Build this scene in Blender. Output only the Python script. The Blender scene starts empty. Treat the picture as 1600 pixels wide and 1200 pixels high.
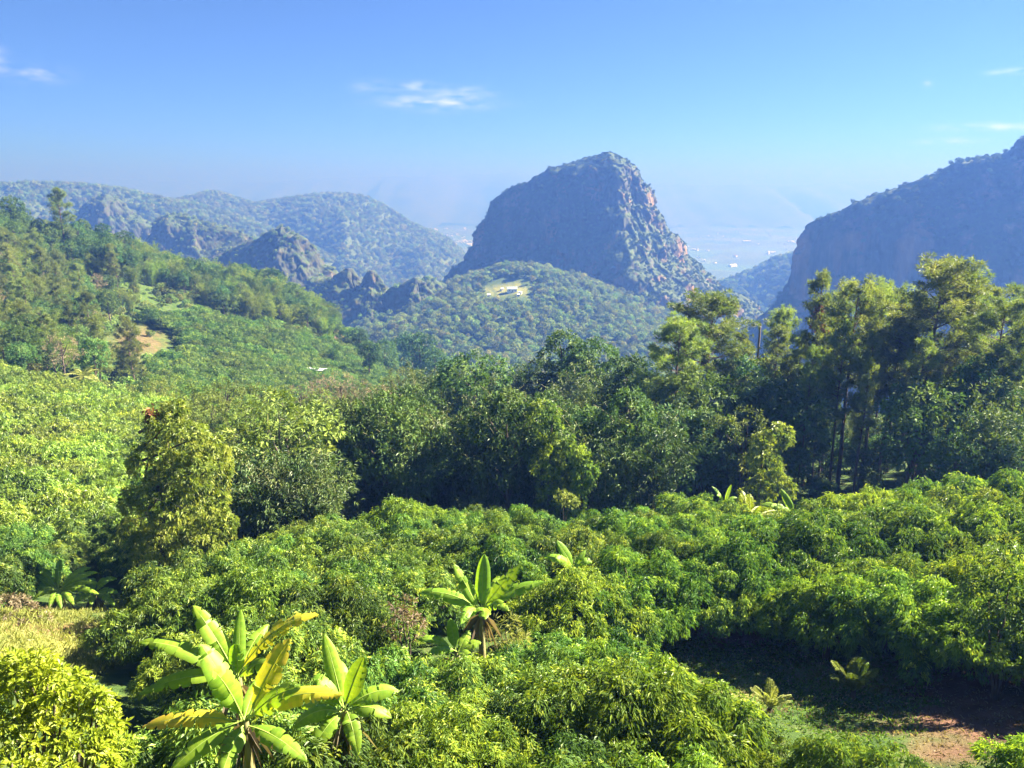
import bpy, math, random
import numpy as np
from math import radians, sin, cos, tan, pi

# ------------------------------------------------------------------ camera, sky, sun, exposure
SC = bpy.context.scene
COL = SC.collection
PITCH = radians(14.5)
FPX = 1200.0
cam_d = bpy.data.cameras.new('camera'); cam = bpy.data.objects.new('camera', cam_d); COL.objects.link(cam)
cam_d.sensor_width = 36.0; cam_d.lens = 36.0 * FPX / 1600.0
cam_d.clip_start = 0.1; cam_d.clip_end = 60000
cam.location = (0, 0, 0); cam.rotation_euler = (radians(90) - PITCH, 0, 0)
SC.camera = cam

SUN_AZ, SUN_EL = radians(70), radians(36)          # azimuth measured from +Y (view) towards +X (right)
world = bpy.data.worlds.new('World'); SC.world = world; world.use_nodes = True
wn, wl = world.node_tree.nodes, world.node_tree.links
wn.clear()
w_out = wn.new('ShaderNodeOutputWorld'); w_bg = wn.new('ShaderNodeBackground')
sky = wn.new('ShaderNodeTexSky'); sky.sky_type = 'NISHITA'; sky.sun_disc = False
sky.sun_elevation = SUN_EL; sky.sun_rotation = SUN_AZ
sky.altitude = 12500; sky.air_density = 0.9; sky.dust_density = 0.0; sky.ozone_density = 6.0
# a few thin cirrus wisps, fixed in the sky by azimuth and elevation (radians)
tcw = wn.new('ShaderNodeTexCoord'); sep = wn.new('ShaderNodeSeparateXYZ'); wl.new(tcw.outputs['Generated'], sep.inputs[0])
def wmath(op, a, b=None, c=None):
    k = wn.new('ShaderNodeMath'); k.operation = op
    for i_, v_ in enumerate((a, b, c)):
        if v_ is None: continue
        if isinstance(v_, (int, float)): k.inputs[i_].default_value = v_
        else: wl.new(v_, k.inputs[i_])
    return k.outputs[0]
w_az = wmath('ARCTAN2', sep.outputs[0], sep.outputs[1]); w_el = wmath('ARCSINE', sep.outputs[2])
w_nz = wn.new('ShaderNodeTexNoise'); w_nz.inputs['Scale'].default_value = 40; w_nz.inputs['Detail'].default_value = 6
w_mp = wn.new('ShaderNodeMapping'); w_mp.inputs['Scale'].default_value = (1, 1, 3.2); wl.new(tcw.outputs['Generated'], w_mp.inputs[0]); wl.new(w_mp.outputs[0], w_nz.inputs['Vector'])
w_sum = None
for caz, cel, raz, rel, amp_ in [(-.092, .098, .055, .008, .8), (-.115, .116, .022, .005, .5), (-.058, .110, .028, .006, .5), (-.168, .114, .018, .007, .45), (-.562, .124, .012, .010, .8), (-.523, .113, .022, .007, .5),
                                 (.540, .060, .05, .004, .9), (.500, .047, .03, .003, .6), (.545, .114, .016, .003, .7), (.470, .107, .004, .003, .6), (.82, .10, .06, .006, .7), (-.9, .09, .06, .007, .6), (1.6, .14, .08, .01, .6), (-1.9, .12, .08, .01, .6), (2.7, .11, .09, .01, .6)]:
    dx = wmath('DIVIDE', wmath('SUBTRACT', w_az, caz), raz); dy = wmath('DIVIDE', wmath('SUBTRACT', w_el, cel), rel)
    g_ = wmath('MULTIPLY', wmath('EXPONENT', wmath('MULTIPLY', wmath('ADD', wmath('MULTIPLY', dx, dx), wmath('MULTIPLY', dy, dy)), -1.0)), amp_)
    w_sum = g_ if w_sum is None else wmath('ADD', w_sum, g_)
w_thr = wmath('MULTIPLY', w_sum, wmath('MAXIMUM', wmath('MULTIPLY_ADD', w_nz.outputs[0], 4.0, -1.45), 0.0))
w_mix = wn.new('ShaderNodeMix'); w_mix.data_type = 'RGBA'; w_mix.clamp_factor = True; wl.new(wmath('MULTIPLY', w_thr, .6), w_mix.inputs[0])
wl.new(sky.outputs[0], w_mix.inputs[6]); w_mix.inputs[7].default_value = (4.2, 4.4, 4.8, 1)
w_bg.inputs['Strength'].default_value = 0.05
wl.new(w_mix.outputs[2], w_bg.inputs['Color']); wl.new(w_bg.outputs[0], w_out.inputs['Surface'])

sun_d = bpy.data.lights.new('sun', 'SUN'); sun = bpy.data.objects.new('sun', sun_d); COL.objects.link(sun)
sun_d.energy = 5.0; sun_d.angle = radians(0.5); sun_d.color = (1.0, 0.96, 0.88)
SUNV = np.array([sin(SUN_AZ) * cos(SUN_EL), cos(SUN_AZ) * cos(SUN_EL), sin(SUN_EL)])
from mathutils import Vector
sun.rotation_euler = Vector(SUNV).to_track_quat('Z', 'Y').to_euler()

SC.view_settings.view_transform = 'Standard'; SC.view_settings.look = 'None'
SC.view_settings.exposure = 3.05; SC.view_settings.gamma = 1.0
SC.view_settings.use_curve_mapping = False
HAZE_DENSITY = 0.0010
HAZE_COLOR = (0.036, 0.083, 0.27)
HAZE_ABSORB = (0.565, 0.405, 0.106)
SC.render.engine = 'CYCLES'
SC.cycles.max_bounces = 5; SC.cycles.diffuse_bounces = 2; SC.cycles.glossy_bounces = 1
SC.cycles.transmission_bounces = 3; SC.cycles.volume_bounces = 1; SC.cycles.transparent_max_bounces = 4
SC.cycles.use_denoising = True
SC.cycles.use_adaptive_sampling = True; SC.cycles.adaptive_threshold = 0.02
SC.cycles.caustics_reflective = False; SC.cycles.caustics_refractive = False

# ------------------------------------------------------------------ helpers
R = np.random.default_rng(11)
CP, SP = cos(PITCH), sin(PITCH)

def ray(px, py):
    """photo pixel -> direction scaled so that y = 1"""
    a, b = (px - 800) / FPX, (600 - py) / FPX
    d = CP + b * SP
    return a / d, (b * CP - SP) / d
def at(px, py, Y):
    rx, rz = ray(px, py)
    return np.array([rx * Y, Y, rz * Y])
def pix(P):
    P = np.asarray(P, float)
    f = P[..., 1] * CP - P[..., 2] * SP
    u = P[..., 1] * SP + P[..., 2] * CP
    return 800 + FPX * P[..., 0] / f, 600 - FPX * u / f

def _hash(i, j, k, seed):
    h = (i.astype(np.int64) * 374761393 + j.astype(np.int64) * 668265263 + k.astype(np.int64) * 2147483647 + seed * 974634777) & 0xffffffff
    h = ((h ^ (h >> 13)) * 1274126177) & 0xffffffff
    h = ((h ^ (h >> 16)) * 2246822519) & 0xffffffff
    return ((h ^ (h >> 15)) & 0xffffff) / float(0xffffff) * 2 - 1
def noise(P, seed=0):
    P = np.asarray(P, float); F = np.floor(P); t = P - F; t = t * t * (3 - 2 * t)
    I = F.astype(np.int64); x, y, z = I[..., 0], I[..., 1], I[..., 2]
    def c(a, b, d): return _hash(x + a, y + b, z + d, seed)
    tx, ty, tz = t[..., 0], t[..., 1], t[..., 2]
    L = lambda a, b, w: a + (b - a) * w
    return L(L(L(c(0,0,0), c(1,0,0), tx), L(c(0,1,0), c(1,1,0), tx), ty),
             L(L(c(0,0,1), c(1,0,1), tx), L(c(0,1,1), c(1,1,1), tx), ty), tz)
def fbm(P, octaves=4, seed=0, gain=.5):
    P = np.asarray(P, float); s = 0; a = 1.0
    for o in range(octaves):
        s = s + a * noise(P, seed + o * 17); P = P * 2.03 + 11.3; a *= gain
    return s
def unit(v): return v / np.maximum(np.linalg.norm(v, axis=-1, keepdims=True), 1e-9)
def rvec(rng, n): return unit(rng.normal(size=(n, 3)))

def make_mesh(name, V, faces, mat=None, attrs=None, smooth=False, vattrs=None):
    """faces: list of (n,3) / (n,4) int arrays, attrs: per-face floats in that order"""
    me = bpy.data.meshes.new(name)
    V = np.asarray(V, np.float32)
    faces = [np.asarray(f, np.int32) for f in faces if len(f)]
    me.vertices.add(len(V)); me.vertices.foreach_set('co', V.ravel())
    nl = sum(f.size for f in faces); nf = sum(len(f) for f in faces)
    me.loops.add(nl); me.loops.foreach_set('vertex_index', np.concatenate([f.ravel() for f in faces]))
    tot = np.concatenate([np.full(len(f), f.shape[1], np.int32) for f in faces])
    st = np.concatenate([[0], np.cumsum(tot)[:-1]]).astype(np.int32)
    me.polygons.add(nf); me.polygons.foreach_set('loop_start', st)
    for k, v in (attrs or {}).items():
        a = me.attributes.new(k, 'FLOAT', 'FACE'); a.data.foreach_set('value', np.asarray(v, np.float32))
    for k, v in (vattrs or {}).items():
        a = me.attributes.new(k, 'FLOAT', 'POINT'); a.data.foreach_set('value', np.asarray(v, np.float32))
    me.update(calc_edges=True)
    me.polygons.foreach_set('use_smooth', np.full(nf, bool(smooth)))
    if mat: me.materials.append(mat)
    return me
def link(name, me, parent=None):
    o = bpy.data.objects.new(name, me); COL.objects.link(o)
    if parent is not None: o.parent = parent
    return o
def tag(o, label=None, cat=None, group=None, kind=None):
    if label: o['label'] = label
    if cat: o['category'] = cat
    if group: o['group'] = group
    if kind: o['kind'] = kind
    return o
def thing(name, loc, rz=0, sc=(1, 1, 1), label=None, cat=None, group=None, tilt=0):
    o = bpy.data.objects.new(name, None); COL.objects.link(o)
    o.location = [float(v) for v in loc]; o.rotation_euler = (tilt, 0, rz)
    o.scale = sc if not np.isscalar(sc) else (sc, sc, sc)
    o.empty_display_size = .3
    return tag(o, label, cat, group)

class MB:
    """collects geometry"""
    def __init__(s): s.V, s.T, s.Q, s.at, s.aq, s.n = [], [], [], [], [], 0
    def add(s, V, T=None, Q=None, tint=0.5):
        V = np.asarray(V, float)
        if T is not None and len(T):
            s.T.append(np.asarray(T) + s.n); s.at.append(np.broadcast_to(tint, (len(T),)))
        if Q is not None and len(Q):
            s.Q.append(np.asarray(Q) + s.n); s.aq.append(np.broadcast_to(tint, (len(Q),)))
        s.V.append(V); s.n += len(V)
    def mesh(s, name, mat, smooth=False):
        f, a = [], []
        if s.T: f.append(np.concatenate(s.T)); a += s.at
        if s.Q: f.append(np.concatenate(s.Q)); a += s.aq
        return make_mesh(name, np.concatenate(s.V), f, mat, {'tint': np.concatenate(a)}, smooth)
    def leaves(s, B, D, N, L, W, bend=0.2, fold=0.25, tint=0.5):
        """folded two-triangle leaves; B base, D direction, N rough upward normal, L length, W half width"""
        n = len(B); D = unit(D); S = unit(np.cross(D, N)); U = np.cross(S, D)
        L = np.broadcast_to(L, (n,))[:, None]; W = np.broadcast_to(W, (n,))[:, None]
        bend = np.broadcast_to(bend, (n,))[:, None]
        M = B + D * L * .5 + U * W * fold
        P = np.stack([B, M + S * W, B + D * L - np.array([0, 0, 1.]) * bend * L, M - S * W], 1).reshape(-1, 3)
        k = np.arange(n)[:, None] * 4
        T = np.concatenate([k + [[0, 1, 2]], k + [[0, 2, 3]]])
        tt = np.broadcast_to(tint, (n,))
        s.add(P, T=T, tint=np.concatenate([tt, tt]))
    def tube(s, P, rad, sides=6, tint=0.5):
        P = np.asarray(P, float); m = len(P); rad = np.broadcast_to(rad, (m,))
        T = unit(np.gradient(P, axis=0)); ref = np.where(np.abs(T[:, 2:3]) > .9, [[1., 0, 0]], [[0, 0, 1.]])
        S = unit(np.cross(T, ref)); U = np.cross(S, T)
        a = np.linspace(0, 2 * pi, sides, endpoint=False)
        V = (P[:, None] + (S[:, None] * np.cos(a)[None, :, None] + U[:, None] * np.sin(a)[None, :, None]) * rad[:, None, None]).reshape(-1, 3)
        i = np.arange(m - 1)[:, None] * sides; j = np.arange(sides)[None]; j2 = (j + 1) % sides
        Q = np.stack([i + j, i + j2, i + sides + j2, i + sides + j], -1).reshape(-1, 4)
        s.add(V, Q=Q, tint=tint)
    def box(s, c, h, rz=0, tint=.5):
        v = np.array([[x, y, z] for x in (-1, 1) for y in (-1, 1) for z in (-1, 1)], float) * h
        ca, sa = cos(rz), sin(rz)
        v = np.stack([v[:, 0] * ca - v[:, 1] * sa, v[:, 0] * sa + v[:, 1] * ca, v[:, 2]], 1) + c
        s.add(v, Q=[[0, 1, 3, 2], [4, 6, 7, 5], [0, 4, 5, 1], [2, 3, 7, 6], [0, 2, 6, 4], [1, 5, 7, 3]], tint=tint)

# ------------------------------------------------------------------ materials
def mat_new(name):
    m = bpy.data.materials.new(name); m.use_nodes = True
    n, l = m.node_tree.nodes, m.node_tree.links; n.clear()
    out = n.new('ShaderNodeOutputMaterial')
    return m, n, l, out
def ramp(n, stops, interp='LINEAR'):
    r = n.new('ShaderNodeValToRGB'); e = r.color_ramp.elements; r.color_ramp.interpolation = interp
    while len(e) > 1: e.remove(e[-1])
    e[0].position = stops[0][0]; e[0].color = (*stops[0][1], 1)
    for p, c in stops[1:]:
        k = e.new(p); k.color = (*c, 1)
    return r
def leaf_mat(name, c0, c1, c2, trans=0.35, rough=0.5, spec=0.3, vary=0.3, tboost=(1.4, 1.4, .6)):
    c0, c1, c2 = [tuple(1.3 * v for v in c) for c in (c0, c1, c2)]; trans = min(trans, .4)
    m, n, l, out = mat_new(name)
    a = n.new('ShaderNodeAttribute'); a.attribute_name = 'tint'
    rp = ramp(n, [(0, c0), (.55, c1), (1, c2)]); l.new(a.outputs['Fac'], rp.inputs[0])
    oi = n.new('ShaderNodeObjectInfo')
    hsv = n.new('ShaderNodeHueSaturation')
    mr = n.new('ShaderNodeMapRange'); mr.inputs[3].default_value = 1 - vary; mr.inputs[4].default_value = 1 + vary
    l.new(oi.outputs['Random'], mr.inputs[0]); l.new(mr.outputs[0], hsv.inputs['Value'])
    mh = n.new('ShaderNodeMath'); mh.operation = 'MULTIPLY_ADD'; mh.inputs[1].default_value = 7.13; mh.inputs[2].default_value = 0
    fr = n.new('ShaderNodeMath'); fr.operation = 'FRACT'
    l.new(oi.outputs['Random'], mh.inputs[0]); l.new(mh.outputs[0], fr.inputs[0])
    m2 = n.new('ShaderNodeMapRange'); m2.inputs[3].default_value = .5 - .035 * vary / .35; m2.inputs[4].default_value = .5 + .008 * vary / .35
    l.new(fr.outputs[0], m2.inputs[0]); l.new(m2.outputs[0], hsv.inputs['Hue'])
    l.new(rp.outputs[0], hsv.inputs['Color'])
    b = n.new('ShaderNodeBsdfPrincipled'); b.inputs['Roughness'].default_value = rough
    b.inputs['Specular IOR Level'].default_value = spec
    l.new(hsv.outputs[0], b.inputs['Base Color'])
    mix = n.new('ShaderNodeMix'); mix.data_type = 'RGBA'; mix.blend_type = 'MULTIPLY'; mix.inputs[0].default_value = 1
    mix.inputs[7].default_value = (*tboost, 1); l.new(hsv.outputs[0], mix.inputs[6])
    t = n.new('ShaderNodeBsdfTranslucent'); l.new(mix.outputs[2], t.inputs['Color'])
    ms = n.new('ShaderNodeMixShader'); ms.inputs[0].default_value = trans
    l.new(b.outputs[0], ms.inputs[1]); l.new(t.outputs[0], ms.inputs[2]); l.new(ms.outputs[0], out.inputs['Surface'])
    return m
def noise_mat(name, stops, scale=3.0, rough=0.85, bump=0.3, detail=5, stretch=(1, 1, 1), bscale=None, spec=.2):
    m, n, l, out = mat_new(name)
    tc = n.new('ShaderNodeTexCoord'); mp = n.new('ShaderNodeMapping'); mp.inputs['Scale'].default_value = stretch
    l.new(tc.outputs['Object'], mp.inputs[0])
    nz = n.new('ShaderNodeTexNoise'); nz.inputs['Scale'].default_value = scale; nz.inputs['Detail'].default_value = detail
    l.new(mp.outputs[0], nz.inputs['Vector'])
    rp = ramp(n, stops); l.new(nz.outputs[0], rp.inputs[0])
    b = n.new('ShaderNodeBsdfPrincipled'); b.inputs['Roughness'].default_value = rough; b.inputs['Specular IOR Level'].default_value = spec
    l.new(rp.outputs[0], b.inputs['Base Color'])
    if bump:
        n2 = n.new('ShaderNodeTexNoise'); n2.inputs['Scale'].default_value = bscale or scale * 3; n2.inputs['Detail'].default_value = 4
        l.new(mp.outputs[0], n2.inputs['Vector'])
        bp = n.new('ShaderNodeBump'); bp.inputs['Strength'].default_value = bump; bp.inputs['Distance'].default_value = .1
        l.new(n2.outputs[0], bp.inputs['Height']); l.new(bp.outputs[0], b.inputs['Normal'])
    l.new(b.outputs[0], out.inputs['Surface'])
    return m

M = {}
M['lychee'] = leaf_mat('lychee_leaf', (.03, .074, .014), (.072, .142, .024), (.19, .26, .03), .32, .45, .2)
M['lychee_flush'] = leaf_mat('lychee_leaf_flush', (.045, .095, .014), (.10, .17, .022), (.21, .28, .03), .32, .45, .2)
M['lychee_sun'] = leaf_mat('lychee_leaf_sunlit_yellow', (.055, .105, .014), (.12, .195, .021), (.22, .295, .03), .3, .45, .3)  # yellower leaf, brightened so the grove's sunlight sits in its colour
M['yellow_shrub'] = leaf_mat('yellow_shrub_leaf', (.08, .125, .008), (.17, .21, .012), (.28, .31, .02), .38, .45, .3, .1)
M['pine'] = leaf_mat('pine_needle', (.05, .085, .022), (.10, .140, .036), (.17, .20, .055), .38, .5, .25)
M['bamboo_sun'] = leaf_mat('sunny_bamboo_leaf', (.055, .10, .016), (.10, .16, .025), (.17, .225, .036), .35, .5, .25)  # lit copy of the bamboo leaf: hillside sunlight put into the colour
M['bamboo'] = leaf_mat('shade_dark_bamboo_leaf', (.03, .065, .014), (.06, .105, .022), (.12, .165, .035), .15, .5, .25)  # darker bamboo leaf: shade of the wood's front put into the colour
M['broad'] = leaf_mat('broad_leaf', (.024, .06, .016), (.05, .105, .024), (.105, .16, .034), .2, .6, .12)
M['olive'] = leaf_mat('olive_leaf', (.055, .09, .018), (.10, .145, .026), (.17, .20, .04), .22, .6, .12)
M['vine'] = leaf_mat('vine_leaf', (.055, .09, .014), (.135, .18, .026), (.26, .28, .055), .38, .45, .3, .1)
M['drybrown'] = leaf_mat('dry_leaf', (.08, .065, .04), (.14, .115, .07), (.22, .185, .12), .25, .7, .1, .3)
M['rust'] = leaf_mat('rust_leaf', (.08, .03, .015), (.17, .07, .035), (.25, .12, .06), .25, .7, .1, .2)
M['far'] = leaf_mat('forest_leaf', (.045, .095, .02), (.085, .15, .03), (.15, .21, .045), .25, .6, .15, .5)
M['far_dark'] = leaf_mat('shade_dark_scrub_leaf', (.016, .036, .012), (.032, .062, .017), (.06, .09, .025), .2, .7, .1, .4)  # darker copy of the forest leaf: shade on the rock faces painted in
M['far_dry'] = leaf_mat('dry_forest_leaf', (.07, .10, .028), (.12, .15, .04), (.18, .20, .06), .25, .6, .15, .5)
M['grass'] = leaf_mat('grass_blade', (.035, .08, .012), (.07, .13, .02), (.13, .18, .03), .35, .6, .15, .1)
M['drygrass'] = leaf_mat('dry_grass_blade', (.11, .14, .035), (.20, .225, .065), (.31, .31, .12), .3, .7, .1, .1)
M['banana'] = leaf_mat('banana_leaf', (.065, .14, .012), (.125, .225, .018), (.24, .33, .028), .4, .5, .25, .12, (1.5, 1.4, .5))
M['banana_old'] = leaf_mat('yellowing_banana_leaf', (.20, .27, .018), (.46, .40, .03), (.42, .27, .04), .4, .45, .3, .1, (1.3, 1.2, .6))
M['midrib'] = noise_mat('banana_midrib', [(.3, (.22, .32, .05)), (.7, (.30, .38, .08))], 6, .5, 0)
M['pseudostem'] = noise_mat('banana_stem', [(.3, (.10, .09, .04)), (.6, (.22, .20, .08)), (.8, (.16, .10, .05))], 5, .7, .3, stretch=(1, 1, .2))
M['bark'] = noise_mat('bark', [(.3, (.05, .038, .028)), (.7, (.13, .10, .075))], 4, .9, .6, stretch=(1, 1, .3))
M['pinebark'] = noise_mat('pine_bark', [(.3, (.06, .04, .03)), (.7, (.17, .12, .09))], 4, .9, .6, stretch=(1, 1, .3))
M['deadwood'] = noise_mat('dead_wood', [(.3, (.22, .19, .15)), (.7, (.42, .37, .30))], 4, .9, .3)
M['culm'] = noise_mat('bamboo_culm', [(.3, (.16, .17, .06)), (.7, (.33, .30, .13))], 3, .5, 0)

# ------------------------------------------------------------------ the ground
GP = []
def gp(px, Y, z):
    rx, _ = ray(px, 600); GP.append((rx * Y, Y, z))
for Y, z in [(3, -4.5), (5, -7.5), (8, -11), (13, -14), (24, -18), (40, -21.5), (50, -25), (62, -31), (80, -33), (100, -34),
             (130, -42), (170, -55), (220, -72), (300, -97), (420, -118), (500, -118), (560, -112), (640, -100), (690, -93), (760, -80), (900, -90)]:
    gp(800, Y, z)
for Y, z in [(5, -7.5), (13, -14), (24, -17.6), (40, -21), (52, -25), (66, -30.5), (80, -32), (100, -36), (150, -62), (250, -120), (400, -165), (600, -200), (900, -230)]:
    gp(1400, Y, z)
for Y, z in [(24, -17), (50, -22), (80, -28), (130, -45), (250, -110), (600, -190)]: gp(2000, Y, z)
for Y, z in [(5, -7.5), (13, -14), (28, -18.6), (40, -23.6), (55, -28), (75, -30), (120, -32), (160, -36), (200, -36), (240, -32), (290, -23), (340, -32), (430, -85), (600, -150)]:
    gp(100, Y, z)
for Y, z in [(24, -18), (40, -22.5), (55, -27), (75, -31), (100, -34), (150, -42), (200, -46), (240, -47), (280, -41), (310, -38), (360, -60), (460, -118), (600, -150), (900, -210)]:
    gp(400, Y, z)
for Y, z in [(200, -40), (240, -40), (280, -31), (310, -30), (350, -45)]: gp(250, Y, z)
for Y, z in [(250, -52), (290, -50), (330, -62), (600, -135)]: gp(500, Y, z)
for Y, z in [(150, -45), (200, -53), (260, -68), (350, -100), (450, -118)]: gp(590, Y, z)
for Y, z in [(30, -18), (80, -26), (150, -22), (250, -10), (300, -8), (420, -60)]: gp(-200, Y, z)
for px, py, Y in [(620, 515, 560), (690, 480, 620), (760, 462, 660), (800, 447, 690), (850, 418, 735), (920, 440, 720), (960, 495, 640), (1020, 525, 590), (1060, 545, 600)]:
    p = at(px, py, Y); GP.append((p[0], p[1], p[2] - 9))
GP += [(0, 0, -1.75), (-3, 0, -1.75), (3, 0, -1.75), (0, 1, -2.2), (-8, 0, -2.2), (8, 0, -2.2), (0, -10, -.5), (-30, -10, -1), (30, -10, -4), (0, -60, 8), (-90, -50, 5),
       (90, -50, -12), (0, -300, 40), (-300, -200, 30), (300, -200, -40), (-300, 0, 5), (300, 0, -50), (500, 200, -120), (-500, 300, -20)]
GP = np.array(GP, float)
_C = 4.0
def _phi(d2): return -np.sqrt(d2 + _C * _C)
_A = _phi(((GP[:, None, :2] - GP[None, :, :2]) ** 2).sum(-1))
_n = len(GP)
_K = np.zeros((_n + 1, _n + 1)); _K[:_n, :_n] = _A - 1e-3 * np.eye(_n); _K[_n, :_n] = 1; _K[:_n, _n] = 1
_w = np.linalg.solve(_K, np.concatenate([GP[:, 2], [0]]))
PLAIN = -300.0
def sstep(a, b, x):
    t = np.clip((x - a) / (b - a), 0, 1); return t * t * (3 - 2 * t)
def ground(x, y):
    x = np.atleast_1d(np.asarray(x, float)); y = np.atleast_1d(np.asarray(y, float))
    z = np.zeros_like(x)
    for s in range(0, len(x), 20000):
        d2 = (x[s:s + 20000, None] - GP[None, :, 0]) ** 2 + (y[s:s + 20000, None] - GP[None, :, 1]) ** 2
        z[s:s + 20000] = _phi(d2) @ _w[:_n] + _w[_n]
    r = np.hypot(x, y)
    P = np.stack([x, y, 0 * x], -1)
    z = z + fbm(P / 9., 3, 3) * .35 * sstep(4, 14, r) + fbm(P / 60., 3, 9) * 3.0 * sstep(80, 200, r)
    w = sstep(850, 1900, r)
    return z * (1 - w) + (PLAIN + 2.0 * fbm(P / 400., 2, 5)) * w
def g1(x, y): return float(ground(x, y)[0])

ang = np.unique(np.concatenate([np.linspace(-48, 48, 420), np.linspace(48, 312, 90)])) * pi / 180
ang = ang[:-1] if abs((ang[-1] - ang[0]) - 2 * pi) < 1e-6 else ang
rr = np.concatenate([np.linspace(.6, 3, 6), np.geomspace(3.3, 60, 150), np.geomspace(61, 900, 150), np.geomspace(930, 13000, 60)])
AA, RR = np.meshgrid(ang, rr)
gx, gy = (RR * np.sin(AA)).ravel(), (RR * np.cos(AA)).ravel()
gz = ground(gx, gy)
na, nr = len(ang), len(rr)
i = np.arange(nr - 1)[:, None] * na; j = np.arange(na)[None]; j2 = (j + 1) % na
GQ = np.stack([i + j, i + j2, i + na + j2, i + na + j], -1).reshape(-1, 4)[:, ::-1]
GV = np.stack([gx, gy, gz], -1)
c_id = len(GV); GV = np.concatenate([GV, [[0, 0, -1.75]]])
GT = np.stack([np.full(na, c_id), np.arange(na), (np.arange(na) + 1) % na], -1)[:, ::-1]
gpx, gpy = pix(GV[:-1])
def blob(cx, cy, rx, ry, soft=.5, seed=1, y0=0, y1=1e9):
    """mask of a bare patch lying on the ground round a photographed spot"""
    ppx, ppy = gpx, gpy
    n = fbm(GV[:-1] / 1.3, 3, seed) * .35
    d = np.sqrt(((ppx - cx) / rx) ** 2 + ((ppy - cy) / ry) ** 2) + n
    return (1 - sstep(1 - soft, 1 + soft * .4, d)) * (gy > y0) * (gy < y1)
earth = np.maximum.reduce([blob(1520, 1110, 140, 75, y1=60), blob(1120, 985, 110, 16, y1=60), blob(1150, 1000, 60, 12, y1=60), blob(215, 535, 46, 28, y0=140, y1=330) * .6, blob(110, 985, 120, 14, y1=60) * .8, blob(525, 525, 12, 12, y0=150, y1=400)])
dry = np.maximum.reduce([blob(70, 1010, 150, 50, y1=60), blob(1130, 1085, 90, 30, y1=60) * .5, blob(1330, 1055, 120, 30, y1=60) * .4, blob(797, 453, 36, 9, .3, y0=550, y1=800) * .75])
# plain: town clearings and fields are in the material
m, n, l, out = mat_new('ground')
tc = n.new('ShaderNodeTexCoord')
nz = n.new('ShaderNodeTexNoise'); nz.inputs['Scale'].default_value = .9; nz.inputs['Detail'].default_value = 8; l.new(tc.outputs['Object'], nz.inputs['Vector'])
grs = ramp(n, [(.3, (.028, .055, .012)), (.5, (.05, .085, .018)), (.7, (.085, .10, .03))]); l.new(nz.outputs[0], grs.inputs[0])
ear = ramp(n, [(.3, (.085, .045, .028)), (.55, (.15, .08, .05)), (.75, (.20, .125, .08))]); l.new(nz.outputs[0], ear.inputs[0])
dr = ramp(n, [(.3, (.16, .165, .035)), (.7, (.28, .265, .06))]); l.new(nz.outputs[0], dr.inputs[0])
vo = n.new('ShaderNodeTexVoronoi'); vo.inputs['Scale'].default_value = .0045; l.new(tc.outputs['Object'], vo.inputs['Vector'])
fld = ramp(n, [(0, (.04, .09, .03)), (.35, (.07, .14, .045)), (.6, (.11, .15, .06)), (.8, (.045, .08, .03)), (1, (.14, .17, .08))]); l.new(vo.outputs['Color'], fld.inputs[0])
at_e = n.new('ShaderNodeAttribute'); at_e.attribute_name = 'earth'
at_d = n.new('ShaderNodeAttribute'); at_d.attribute_name = 'dry'
at_p = n.new('ShaderNodeAttribute'); at_p.attribute_name = 'plain'
def mixc(fac, a, b):
    k = n.new('ShaderNodeMix'); k.data_type = 'RGBA'; l.new(fac, k.inputs[0]); l.new(a, k.inputs[6]); l.new(b, k.inputs[7]); return k.outputs[2]
c = mixc(at_d.outputs['Fac'], grs.outputs[0], dr.outputs[0]); c = mixc(at_e.outputs['Fac'], c, ear.outputs[0]); c = mixc(at_p.outputs['Fac'], c, fld.outputs[0])
b = n.new('ShaderNodeBsdfPrincipled'); b.inputs['Roughness'].default_value = .95; b.inputs['Specular IOR Level'].default_value = .1
l.new(c, b.inputs['Base Color'])
n2 = n.new('ShaderNodeTexNoise'); n2.inputs['Scale'].default_value = 7; n2.inputs['Detail'].default_value = 10; n2.inputs['Roughness'].default_value = .7; l.new(tc.outputs['Object'], n2.inputs['Vector'])
bp = n.new('ShaderNodeBump'); bp.inputs['Strength'].default_value = .7; bp.inputs['Distance'].default_value = .15; l.new(n2.outputs[0], bp.inputs['Height']); l.new(bp.outputs[0], b.inputs['Normal'])
l.new(b.outputs[0], out.inputs['Surface']); M['ground'] = m
z1 = np.zeros(1)
me = make_mesh('ground', GV, [GQ, GT], M['ground'], smooth=True,
               vattrs={'earth': np.concatenate([earth, z1]), 'dry': np.concatenate([dry, z1]), 'plain': np.concatenate([sstep(1300, 2200, np.hypot(gx, gy)), z1])})
tag(link('ground', me), kind='structure')

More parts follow.
